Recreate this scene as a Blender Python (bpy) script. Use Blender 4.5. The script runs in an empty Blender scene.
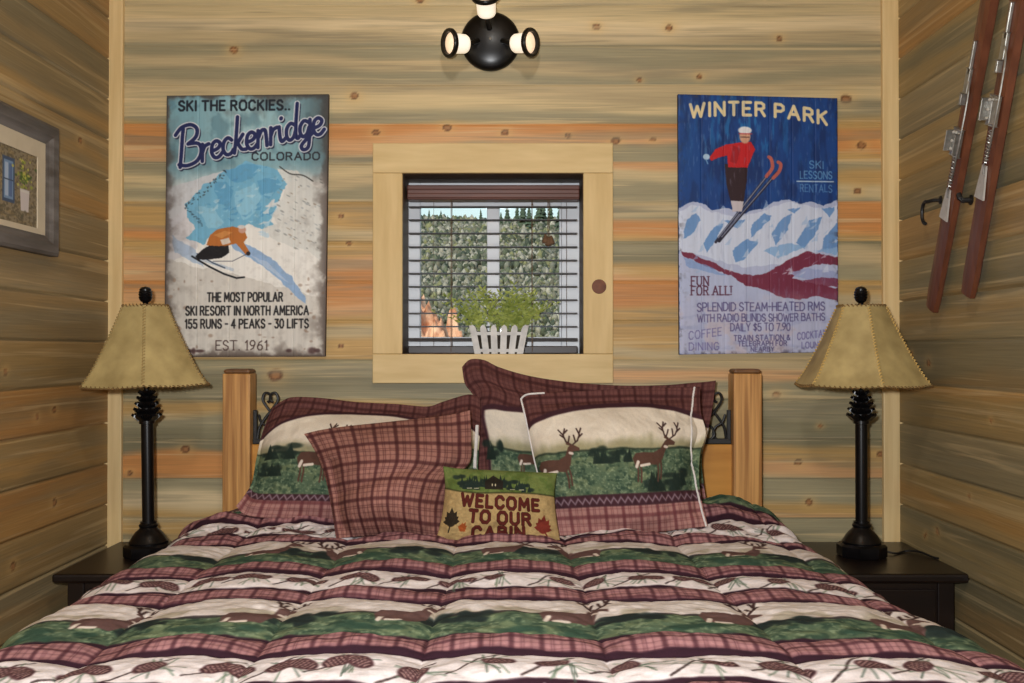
import bpy, bmesh, math, random
import numpy as np
from mathutils import Vector, Matrix

random.seed(7)
RNG = np.random.default_rng(11)
SC = bpy.context.scene
COL = SC.collection
PI = math.pi

# ------------------------------------------------------------------ camera model
F = 995.0
CAMZ = 1.19
PITCH = math.radians(0.5)
CX, CY = 512.0, 341.5


def P(px, py, Y):
    """photo pixel -> point on the plane y = Y"""
    a = (np.asarray(px, float) - CX) / F
    b = -(np.asarray(py, float) - CY) / F
    fy = math.cos(PITCH) - b * math.sin(PITCH)
    fz = math.sin(PITCH) + b * math.cos(PITCH)
    s = Y / fy
    return a * s, Y + 0 * a, CAMZ + fz * s


def PV(px, py, Y):
    x, y, z = P(px, py, Y)
    return Vector((float(x), float(y), float(z)))


def PXW(px, py, X):
    """photo pixel -> point on a side wall plane x = X"""
    a = (px - CX) / F
    b = -(py - CY) / F
    s = X / a
    return Vector((X, s * (math.cos(PITCH) - b * math.sin(PITCH)), CAMZ + s * (math.sin(PITCH) + b * math.cos(PITCH))))


def zof(py, Y):
    return float(P(CX, py, Y)[2])


def xof(px, Y):
    return float(P(px, CY, Y)[0])


D = 3.0                                   # back wall
TD = D - .018
XL, XR = xof(108, TD), xof(899.5, TD)       # side walls
FRONT = -1.5
CEIL = 3.3
FLOOR = 0.0


# ------------------------------------------------------------------ colour helpers
def lin(c):
    c = np.asarray(c, float)
    return np.where(c <= 0.04045, c / 12.92, ((c + 0.055) / 1.055) ** 2.4)


def S(r, g, b):
    v = lin(np.array([r, g, b]) / 255.0)
    return (float(v[0]), float(v[1]), float(v[2]), 1.0)


# ------------------------------------------------------------------ numpy noise
_perm = RNG.random((256, 256))


def vnoise(x, y, seed=0):
    x = np.asarray(x, float) + seed * 17.13
    y = np.asarray(y, float) + seed * 5.71
    xi = np.floor(x).astype(int)
    yi = np.floor(y).astype(int)
    fx = x - xi
    fy = y - yi
    fx = fx * fx * (3 - 2 * fx)
    fy = fy * fy * (3 - 2 * fy)
    a = _perm[xi % 256, yi % 256]
    b = _perm[(xi + 1) % 256, yi % 256]
    c = _perm[xi % 256, (yi + 1) % 256]
    d = _perm[(xi + 1) % 256, (yi + 1) % 256]
    return (a * (1 - fx) + b * fx) * (1 - fy) + (c * (1 - fx) + d * fx) * fy


def fbm(x, y, seed=0, oct=4):
    t = 0.0
    amp = 0.5
    tot = 0
    for o in range(oct):
        t = t + amp * vnoise(x * 2 ** o, y * 2 ** o, seed + o * 3)
        tot += amp
        amp *= 0.5
    return t / tot


def smooth(a, b, x):
    t = np.clip((x - a) / (b - a), 0, 1)
    return t * t * (3 - 2 * t)


# ------------------------------------------------------------------ materials
def new_mat(name):
    m = bpy.data.materials.new(name)
    m.use_nodes = True
    nt = m.node_tree
    nt.nodes.clear()
    out = nt.nodes.new('ShaderNodeOutputMaterial')
    b = nt.nodes.new('ShaderNodeBsdfPrincipled')
    nt.links.new(b.outputs[0], out.inputs[0])
    return m, nt, b


def noise_node(nt, scale, detail=4, vec_scale=None):
    tc = nt.nodes.new('ShaderNodeTexCoord')
    n = nt.nodes.new('ShaderNodeTexNoise')
    n.inputs['Scale'].default_value = scale
    n.inputs['Detail'].default_value = detail
    if vec_scale:
        mp = nt.nodes.new('ShaderNodeMapping')
        mp.inputs['Scale'].default_value = vec_scale
        nt.links.new(tc.outputs['Object'], mp.inputs['Vector'])
        nt.links.new(mp.outputs[0], n.inputs['Vector'])
    else:
        nt.links.new(tc.outputs['Object'], n.inputs['Vector'])
    return n


def mat_simple(name, c1, c2=None, scale=20, rough=0.5, metal=0.0, vec=None, bump=0.0, spec=0.5, lo=0.3, hi=0.7):
    m, nt, b = new_mat(name)
    b.inputs['Roughness'].default_value = rough
    b.inputs['Metallic'].default_value = metal
    b.inputs['Specular IOR Level'].default_value = spec
    n = noise_node(nt, scale, 5, vec)
    r = nt.nodes.new('ShaderNodeValToRGB')
    r.color_ramp.elements[0].position = lo
    r.color_ramp.elements[1].position = hi
    r.color_ramp.elements[0].color = c1
    r.color_ramp.elements[1].color = c2 or c1
    nt.links.new(n.outputs['Fac'], r.inputs[0])
    nt.links.new(r.outputs[0], b.inputs['Base Color'])
    if bump:
        bp = nt.nodes.new('ShaderNodeBump')
        bp.inputs['Strength'].default_value = bump
        bp.inputs['Distance'].default_value = 0.01
        nt.links.new(n.outputs['Fac'], bp.inputs['Height'])
        nt.links.new(bp.outputs[0], b.inputs['Normal'])
    return m


def mat_attr(name, rough=0.7, vec=(3, 3, 120), scale=1.0, lo=0.8, hi=1.15, bump=0.1, spec=0.3, sheen=0.0):
    """per-vertex paint (attribute Col) times a fine procedural grain"""
    m, nt, b = new_mat(name)
    b.inputs['Roughness'].default_value = rough
    b.inputs['Specular IOR Level'].default_value = spec
    if sheen:
        b.inputs['Sheen Weight'].default_value = sheen
    a = nt.nodes.new('ShaderNodeAttribute')
    a.attribute_name = 'Col'
    n = noise_node(nt, scale, 5, vec)
    mr = nt.nodes.new('ShaderNodeMapRange')
    mr.inputs['From Min'].default_value = 0.25
    mr.inputs['From Max'].default_value = 0.75
    mr.inputs['To Min'].default_value = lo
    mr.inputs['To Max'].default_value = hi
    nt.links.new(n.outputs['Fac'], mr.inputs['Value'])
    mx = nt.nodes.new('ShaderNodeVectorMath')
    mx.operation = 'SCALE'
    nt.links.new(a.outputs['Color'], mx.inputs[0])
    nt.links.new(mr.outputs[0], mx.inputs['Scale'])
    nt.links.new(mx.outputs[0], b.inputs['Base Color'])
    if bump:
        bp = nt.nodes.new('ShaderNodeBump')
        bp.inputs['Strength'].default_value = bump
        bp.inputs['Distance'].default_value = 0.004
        nt.links.new(n.outputs['Fac'], bp.inputs['Height'])
        nt.links.new(bp.outputs[0], b.inputs['Normal'])
    return m


def mat_boards(name, k=1.0):
    """board colour per vertex, with fine figure, blue-stain and pale sap streaks along the board"""
    m, nt, b = new_mat(name)
    b.inputs['Roughness'].default_value = .5
    b.inputs['Specular IOR Level'].default_value = .3
    a = nt.nodes.new('ShaderNodeAttribute')
    a.attribute_name = 'Col'
    last = a.outputs['Color']

    def streak(vec, dist, p0, p1, col, amt, tilt):
        nonlocal last
        n = noise_node(nt, 1.0, 6, vec)
        n.inputs['Distortion'].default_value = dist
        [q for q in nt.nodes if q.type == 'MAPPING'][-1].inputs['Rotation'].default_value = (tilt, tilt, 0)
        mr = nt.nodes.new('ShaderNodeMapRange')
        mr.interpolation_type = 'SMOOTHSTEP'
        mr.inputs['From Min'].default_value = p0
        mr.inputs['From Max'].default_value = p1
        mr.inputs['To Max'].default_value = amt
        nt.links.new(n.outputs['Fac'], mr.inputs['Value'])
        mx = nt.nodes.new('ShaderNodeMix')
        mx.data_type = 'RGBA'
        nt.links.new(mr.outputs[0], mx.inputs['Factor'])
        nt.links.new(last, mx.inputs['A'])
        mx.inputs['B'].default_value = col
        last = mx.outputs['Result']
        return n
    streak((1.4, 1.4, 30), .6, .52, .68, S(132, 124, 100), .50 * k, .012)
    streak((1.0, 1.0, 40), .9, .56, .68, S(216, 190, 142), .50 * k, -.03)
    streak((2.0, 2.0, 75), .5, .57, .70, S(118, 108, 84), .32 * k, .02)
    streak((1.5, 1.5, 90), .5, .60, .70, S(220, 194, 150), .30 * k, -.045)
    n = noise_node(nt, 1.0, 5, (5, 5, 230))
    mr = nt.nodes.new('ShaderNodeMapRange')
    mr.inputs['From Min'].default_value = .3
    mr.inputs['From Max'].default_value = .7
    mr.inputs['To Min'].default_value = .88
    mr.inputs['To Max'].default_value = 1.1
    nt.links.new(n.outputs['Fac'], mr.inputs['Value'])
    vm = nt.nodes.new('ShaderNodeVectorMath')
    vm.operation = 'SCALE'
    nt.links.new(last, vm.inputs[0])
    nt.links.new(mr.outputs[0], vm.inputs['Scale'])
    nt.links.new(vm.outputs[0], b.inputs['Base Color'])
    bp = nt.nodes.new('ShaderNodeBump')
    bp.inputs['Strength'].default_value = .1
    bp.inputs['Distance'].default_value = .003
    nt.links.new(n.outputs['Fac'], bp.inputs['Height'])
    nt.links.new(bp.outputs[0], b.inputs['Normal'])
    return m


def mat_emit(name, color, strength, base=(0.9, 0.9, 0.9, 1), sc=30, var=.1):
    m, nt, b = new_mat(name)
    n = noise_node(nt, sc, 2)
    mr = nt.nodes.new('ShaderNodeMapRange')
    mr.inputs['To Min'].default_value = strength * (1 - var)
    mr.inputs['To Max'].default_value = strength * (1 + var)
    nt.links.new(n.outputs['Fac'], mr.inputs['Value'])
    b.inputs['Base Color'].default_value = base
    b.inputs['Emission Color'].default_value = color
    nt.links.new(mr.outputs[0], b.inputs['Emission Strength'])
    return m


M = {}
M['wall'] = mat_boards('blue_stain_pine_boards')
M['wall_side'] = mat_boards('blue_stain_pine_boards_side', .6)
M['trim'] = mat_simple('pale_pine_trim', S(208, 176, 120), S(232, 204, 150), 1.0, 0.55, vec=(45, 45, 2.2), bump=0.05)
M['casing_h'] = mat_simple('pale_pine_casing_horizontal', S(204, 174, 116), S(222, 194, 138), 1.0, 0.55, vec=(5, 20, 34), bump=0.03)
M['casing_v'] = mat_simple('pale_pine_casing_upright', S(202, 170, 110), S(220, 190, 132), 1.0, 0.55, vec=(34, 20, 4), bump=0.03)
M['cap'] = mat_simple('post_end_grain', S(92, 60, 32), S(126, 86, 48), 40, 0.5)
M['knot'] = mat_simple('pine_knot', S(90, 46, 22), S(120, 66, 34), 60, 0.6)
M['darkjamb'] = mat_simple('dark_stained_jamb', S(74, 56, 40), S(96, 74, 52), 1.0, 0.6, vec=(20, 20, 3))
M['floor'] = mat_simple('floor_boards', S(82, 56, 34), S(112, 78, 48), 1.0, 0.5, vec=(30, 2, 30), bump=0.05)
M['ceil'] = mat_simple('ceiling_boards', S(150, 122, 80), S(178, 146, 98), 1.0, 0.6, vec=(30, 2, 30))
M['vinyl'] = mat_simple('white_vinyl', S(212, 216, 222), S(224, 228, 232), 8, 0.4)
M['blind'] = mat_simple('dark_brown_blind_slat', S(30, 18, 15), S(44, 27, 21), 1.0, 0.45, vec=(4, 40, 40))
M['valance'] = mat_simple('red_brown_valance', S(88, 48, 36), S(112, 64, 48), 1.0, 0.4, vec=(4, 40, 40))
M['cord'] = mat_simple('brown_cord', S(92, 66, 44), S(110, 82, 58), 60, 0.8)
M['whitewash'] = mat_simple('whitewashed_picket', S(190, 188, 186), S(222, 220, 216), 30, 0.75, bump=0.05)
M['soil'] = mat_simple('dark_soil', S(40, 34, 28), S(62, 52, 42), 60, 0.95)
M['leaf'] = mat_simple('yellow_green_leaf', S(104, 122, 44), S(168, 178, 88), 30, 0.6)
M['black'] = mat_simple('black_enamel', S(8, 7, 7), S(12, 11, 11), 14, 0.3, spec=.35)
M['iron'] = mat_simple('black_wrought_iron', S(16, 15, 15), S(28, 26, 25), 60, 0.5, bump=0.05)
M['lampblack'] = mat_simple('dark_bronze_lamp', S(9, 8, 9), S(16, 14, 15), 30, 0.3, spec=.35)
M['shade'] = mat_simple('rawhide_shade', S(150, 130, 82), S(192, 170, 114), 14, 0.7, bump=0.05)
M['lace'] = mat_simple('leather_lacing', S(104, 78, 42), S(134, 104, 58), 60, 0.8)
M['lace_plain'] = mat_simple('hide_lacing', S(150, 126, 76), S(172, 146, 92), 60, 0.8)
M['lace_pale'] = mat_simple('pale_rawhide_lacing', S(196, 160, 88), S(214, 182, 110), 60, 0.8)
M['espresso'] = mat_simple('espresso_wood', S(19, 11, 9), S(30, 18, 13), 1.0, 0.34, vec=(3, 30, 30))
M['bedwood'] = mat_simple('honey_pine_post', S(158, 108, 56), S(206, 154, 90), 1.0, 0.4, vec=(85, 85, 2.4), bump=0.05, lo=.4, hi=.62)
M['bedpanel'] = mat_simple('honey_pine_panel', S(176, 118, 44), S(200, 142, 62), 1.0, 0.4, vec=(3, 30, 30))
M['fabric_paint'] = mat_attr('printed_cotton', 0.9, (1, 1, 1), 260, 0.92, 1.06, 0.15, 0.15)
M['pillow_paint'] = mat_attr('printed_pillow_cotton', 0.9, (1, 1, 1), 260, 0.92, 1.06, 0.15, 0.15)
M['piping'] = mat_simple('white_piping', S(206, 200, 196), S(224, 220, 216), 80, 0.85)
M['poster'] = mat_attr('painted_boards', 0.6, (90, 90, 3), 1.0, 0.9, 1.08, 0.06, 0.3)
M['poster_edge'] = mat_simple('sign_edge_wood', S(50, 44, 40), S(78, 68, 58), 30, 0.8)
M['mattress'] = mat_simple('mattress_ticking', S(190, 186, 178), S(206, 202, 194), 20, 0.9)
M['frame'] = mat_simple('weathered_grey_frame', S(70, 62, 54), S(116, 110, 106), 1.0, 0.7, vec=(30, 4, 30), bump=0.1)
M['matboard'] = mat_simple('grey_beige_mat', S(196, 182, 156), S(206, 192, 166), 20, 0.9)
M['print'] = mat_attr('printed_paper', 0.6, (1, 1, 1), 40, 0.97, 1.03, 0.0, 0.3)
M['skiwood'] = mat_simple('red_brown_ski', S(82, 44, 28), S(116, 66, 42), 1.0, 0.42, vec=(40, 40, 3))
M['skibase'] = mat_simple('worn_ski_edge', S(120, 78, 46), S(146, 98, 60), 20, 0.5)
M['steel'] = mat_simple('worn_steel', S(150, 148, 142), S(190, 188, 182), 60, 0.35, metal=0.8)
M['whitemetal'] = mat_simple('pale_metal_plate', S(186, 182, 172), S(206, 202, 194), 60, 0.4, metal=0.3)
M['cordblack'] = mat_simple('black_cord', S(14, 13, 13), S(20, 18, 18), 40, 0.5)
M['bulb'] = mat_emit('lit_bulb_face', (1.0, 0.66, 0.40, 1), .75, (.9, .8, .65, 1), 120, .35)
M['bulbglass'] = mat_emit('lit_white_glass', (1.0, 0.82, 0.58, 1), .62)


def glass_mat():
    m, nt, b = new_mat('window_glass')
    nt.nodes.remove(b)
    out = [n for n in nt.nodes if n.type == 'OUTPUT_MATERIAL'][0]
    t = nt.nodes.new('ShaderNodeBsdfTransparent')
    t.inputs[0].default_value = (0.93, 0.95, 0.95, 1)
    g = nt.nodes.new('ShaderNodeBsdfGlossy')
    g.inputs['Roughness'].default_value = 0.02
    fr = nt.nodes.new('ShaderNodeFresnel')
    fr.inputs[0].default_value = 1.45
    mx = nt.nodes.new('ShaderNodeMixShader')
    nt.links.new(fr.outputs[0], mx.inputs[0])
    nt.links.new(t.outputs[0], mx.inputs[1])
    nt.links.new(g.outputs[0], mx.inputs[2])
    nt.links.new(mx.outputs[0], out.inputs[0])
    return m


M['glass'] = glass_mat()


# ------------------------------------------------------------------ object helpers
def tag(o, label=None, cat=None, group=None, kind=None):
    if label:
        o['label'] = label
    if cat:
        o['category'] = cat
    if group:
        o['group'] = group
    if kind:
        o['kind'] = kind
    return o


def thing(name, label, cat, loc, group=None, kind=None):
    o = bpy.data.objects.new(name, None)
    o.empty_display_size = 0.05
    COL.objects.link(o)
    o.location = loc
    tag(o, label, cat, group, kind)
    return o


def root_loc(o):
    l = Vector((0, 0, 0))
    while o is not None:
        l += Vector(o.location)
        o = o.parent
    return l


def link(name, me, mat, parent=None, loc=None, smooth_=False):
    """me holds WORLD coordinates; they are made local to the parent (or to loc)."""
    o = bpy.data.objects.new(name, me)
    COL.objects.link(o)
    if mat is not None:
        me.materials.append(mat)
    base = root_loc(parent) if parent is not None else Vector(loc if loc is not None else (0, 0, 0))
    if base.length > 0:
        me.transform(Matrix.Translation(-base))
    if parent is not None:
        o.parent = parent
    else:
        o.location = base
    if smooth_:
        me.polygons.foreach_set('use_smooth', np.ones(len(me.polygons), bool))
        me.update()
    return o


def from_bm(name, bm, mat, parent=None, loc=None, smooth_=False):
    bmesh.ops.recalc_face_normals(bm, faces=bm.faces[:])
    me = bpy.data.meshes.new(name)
    bm.to_mesh(me)
    bm.free()
    return link(name, me, mat, parent, loc, smooth_)


def auto_smooth(o, ang=40):
    me = o.data
    me.polygons.foreach_set('use_smooth', np.ones(len(me.polygons), bool))
    try:
        me.set_sharp_from_angle(angle=math.radians(ang))
    except Exception:
        pass


def add_box(bm, lo, hi, bev=0.0, rot=None, seg=2):
    lo = Vector(lo)
    hi = Vector(hi)
    r = bmesh.ops.create_cube(bm, size=1.0)
    vs = r['verts']
    c = (lo + hi) / 2
    d = hi - lo
    for v in vs:
        v.co = Vector((v.co.x * d.x, v.co.y * d.y, v.co.z * d.z))
        if rot is not None:
            v.co = rot @ v.co
        v.co += c
    if bev > 0:
        es = list({e for v in vs for e in v.link_edges})
        bmesh.ops.bevel(bm, geom=es, offset=bev, segments=seg, profile=0.5, affect='EDGES')


def add_tube(bm, pts, r, n=8, closed=False, cap=True):
    pts = [Vector(p) for p in pts]
    rs = r if isinstance(r, (list, tuple)) else [r] * len(pts)
    rings = []
    N = len(pts)
    prev = None
    for i, p in enumerate(pts):
        a = pts[i - 1] if (i > 0 or closed) else p
        b = pts[(i + 1) % N] if (i < N - 1 or closed) else p
        t = (b - a)
        t = t.normalized() if t.length > 1e-9 else Vector((0, 0, 1))
        if prev is None:
            u = t.orthogonal().normalized()
        else:
            u = (prev - t * prev.dot(t))
            u = u.normalized() if u.length > 1e-6 else t.orthogonal().normalized()
        prev = u
        w = t.cross(u)
        rings.append([bm.verts.new(p + (u * math.cos(2 * PI * k / n) + w * math.sin(2 * PI * k / n)) * rs[i]) for k in range(n)])
    m = N if closed else N - 1
    for i in range(m):
        A = rings[i]
        B = rings[(i + 1) % N]
        for k in range(n):
            bm.faces.new((A[k], A[(k + 1) % n], B[(k + 1) % n], B[k]))
    if cap and not closed:
        bm.faces.new(rings[0][::-1])
        bm.faces.new(rings[-1])


def add_lathe(bm, prof, origin, axis=(0, 0, 1), n=32, cap=True, phase=0.0):
    """prof: list of (radius, height along axis)"""
    ax = Vector(axis).normalized()
    u = ax.orthogonal().normalized()
    if abs(ax.z) > 0.99:
        u = Vector((1, 0, 0))
    w = ax.cross(u)
    o = Vector(origin)
    rings = []
    for r, h in prof:
        r = max(r, 1e-5)
        rings.append([bm.verts.new(o + ax * h + (u * math.cos(2 * PI * k / n + phase) + w * math.sin(2 * PI * k / n + phase)) * r) for k in range(n)])
    for i in range(len(rings) - 1):
        for k in range(n):
            bm.faces.new((rings[i][k], rings[i][(k + 1) % n], rings[i + 1][(k + 1) % n], rings[i + 1][k]))
    if cap:
        bm.faces.new(rings[0][::-1])
        bm.faces.new(rings[-1])


def grid_mesh(name, V, C=None, keep=None, extra=None):
    """V: (H,W,3) vertex grid, C: (H,W,3) sRGB 0..1 paint, keep: (H-1,W-1) face mask;
    extra: second grid (H,W,3) welded at its border as the back side."""
    H, W = V.shape[:2]
    idx = np.arange(H * W).reshape(H, W)
    q = np.stack([idx[:-1, :-1], idx[:-1, 1:], idx[1:, 1:], idx[1:, :-1]], -1).reshape(-1, 4)
    if keep is not None:
        q = q[keep.reshape(-1)]
    verts = V.reshape(-1, 3)
    cols = None if C is None else C.reshape(-1, 3)
    if extra is not None:
        idb = np.arange(H * W).reshape(H, W) + H * W
        idb[0, :] = idx[0, :]
        idb[-1, :] = idx[-1, :]
        idb[:, 0] = idx[:, 0]
        idb[:, -1] = idx[:, -1]
        q2 = np.stack([idb[:-1, :-1], idb[1:, :-1], idb[1:, 1:], idb[:-1, 1:]], -1).reshape(-1, 4)
        q = np.concatenate([q, q2])
        verts = np.concatenate([verts, extra.reshape(-1, 3)])
        if cols is not None:
            cols = np.concatenate([cols, cols])
        used = np.zeros(len(verts), bool)
        used[q.reshape(-1)] = True
        remap = np.cumsum(used) - 1
        verts = verts[used]
        if cols is not None:
            cols = cols[used]
        q = remap[q]
    me = bpy.data.meshes.new(name)
    n, m = len(verts), len(q)
    me.vertices.add(n)
    me.vertices.foreach_set('co', np.ascontiguousarray(verts, np.float32).reshape(-1))
    me.loops.add(m * 4)
    me.loops.foreach_set('vertex_index', np.ascontiguousarray(q, np.int32).reshape(-1))
    me.polygons.add(m)
    me.polygons.foreach_set('loop_start', np.arange(0, m * 4, 4, dtype=np.int32))
    me.update(calc_edges=True)
    if cols is not None:
        a = me.color_attributes.new('Col', 'FLOAT_COLOR', 'POINT')
        L = np.ones((n, 4), np.float32)
        L[:, :3] = lin(np.clip(cols, 0, 1))
        a.data.foreach_set('color', L.reshape(-1))
    me.validate()
    return me


# ------------------------------------------------------------------ paint canvas (numpy)
class Canvas:
    def __init__(s, x0, y0, x1, y1, res, base=(128, 128, 128)):
        s.x0, s.y0, s.res = x0, y0, res
        s.W = int(round((x1 - x0) * res)) + 1
        s.H = int(round((y1 - y0) * res)) + 1
        s.a = np.empty((s.H, s.W, 3))
        s.a[:] = np.array(base) / 255.0
        yy, xx = np.mgrid[0:s.H, 0:s.W]
        s.X = xx / res + x0
        s.Y = yy / res + y0

    def blend(s, mask, color, sl=None):
        col = np.array(color, float)
        if col.max() > 1.001:
            col = col / 255.0
        t = s.a if sl is None else s.a[sl]
        m = mask[..., None]
        t[:] = t * (1 - m) + col * m

    def _win(s, xs, ys, pad):
        i0 = max(0, int((min(xs) - pad - s.x0) * s.res))
        i1 = min(s.W, int((max(xs) + pad - s.x0) * s.res) + 2)
        j0 = max(0, int((min(ys) - pad - s.y0) * s.res))
        j1 = min(s.H, int((max(ys) + pad - s.y0) * s.res) + 2)
        return (slice(j0, j1), slice(i0, i1)) if (i1 > i0 and j1 > j0) else None

    def poly(s, pts, color, alpha=1.0, wob=0.0, soft=0.0):
        xs = [p[0] for p in pts]
        ys = [p[1] for p in pts]
        w = s._win(xs, ys, wob * 2 + soft + 1.0 / s.res)
        if w is None:
            return
        X, Y = s.X[w], s.Y[w]
        if wob:
            k = 1.0 / (wob * 3)
            X = X + (fbm(X * k, Y * k, 5) - 0.5) * 2 * wob
            Y = Y + (fbm(X * k, Y * k, 9) - 0.5) * 2 * wob
        acc = 0.0
        offs = [(-.25, -.25), (.25, .25), (-.25, .25), (.25, -.25)]
        for ox, oy in offs:
            x = X + ox / s.res
            y = Y + oy / s.res
            ins = np.zeros(X.shape, bool)
            n = len(pts)
            for i in range(n):
                ax, ay = pts[i]
                bx, by = pts[(i + 1) % n]
                if ay == by:
                    continue
                c = ((ay > y) != (by > y)) & (x < (bx - ax) * (y - ay) / (by - ay) + ax)
                ins ^= c
            acc = acc + ins / 4.0
        s.blend(acc * alpha, color, w)

    def seg(s, p, q, w, color, alpha=1.0):
        win = s._win([p[0], q[0]], [p[1], q[1]], w + 2.0 / s.res)
        if win is None:
            return
        X, Y = s.X[win], s.Y[win]
        dx, dy = q[0] - p[0], q[1] - p[1]
        L = dx * dx + dy * dy
        t = np.clip(((X - p[0]) * dx + (Y - p[1]) * dy) / L, 0, 1) if L > 0 else 0
        d = np.hypot(X - p[0] - t * dx, Y - p[1] - t * dy)
        m = np.clip((w / 2 - d) * s.res + 0.5, 0, 1)
        s.blend(m * alpha, color, win)

    def line(s, pts, w, color, alpha=1.0):
        for a, b in zip(pts[:-1], pts[1:]):
            s.seg(a, b, w, color, alpha)

    def ell(s, cx, cy, rx, ry, color, alpha=1.0, soft=0.15, rot=0.0):
        R = max(rx, ry) * (1 + soft)
        w = s._win([cx - R, cx + R], [cy - R, cy + R], 1.0 / s.res)
        if w is None:
            return
        X, Y = s.X[w] - cx, s.Y[w] - cy
        c, sn = math.cos(rot), math.sin(rot)
        u = (X * c + Y * sn) / rx
        v = (-X * sn + Y * c) / ry
        d = np.hypot(u, v)
        s.blend((1 - smooth(1 - soft, 1 + soft, d)) * alpha, color, w)

    def blur(s, k=1):
        for _ in range(k):
            a = np.pad(s.a, ((1, 1), (1, 1), (0, 0)), 'edge')
            s.a = (a[:-2, 1:-1] + a[2:, 1:-1] + a[1:-1, :-2] + a[1:-1, 2:] + 2 * a[1:-1, 1:-1]) / 6.0

    def sample(s, X, Y):
        fx = np.clip((X - s.x0) * s.res, 0, s.W - 1.001)
        fy = np.clip((Y - s.y0) * s.res, 0, s.H - 1.001)
        i = fx.astype(int)
        j = fy.astype(int)
        u = (fx - i)[..., None]
        v = (fy - j)[..., None]
        a = s.a
        return (a[j, i] * (1 - u) + a[j, i + 1] * u) * (1 - v) + (a[j + 1, i] * (1 - u) + a[j + 1, i + 1] * u) * v


def catmull(pts, n=6):
    pts = [np.array(p, float) for p in pts]
    out = []
    for i in range(len(pts) - 1):
        p0 = pts[max(i - 1, 0)]
        p1, p2 = pts[i], pts[i + 1]
        p3 = pts[min(i + 2, len(pts) - 1)]
        for k in range(n):
            t = k / n
            out.append(0.5 * ((2 * p1) + (p2 - p0) * t + (2 * p0 - 5 * p1 + 4 * p2 - p3) * t * t + (3 * p1 - p0 - 3 * p2 + p3) * t ** 3))
    out.append(pts[-1])
    return out


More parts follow.
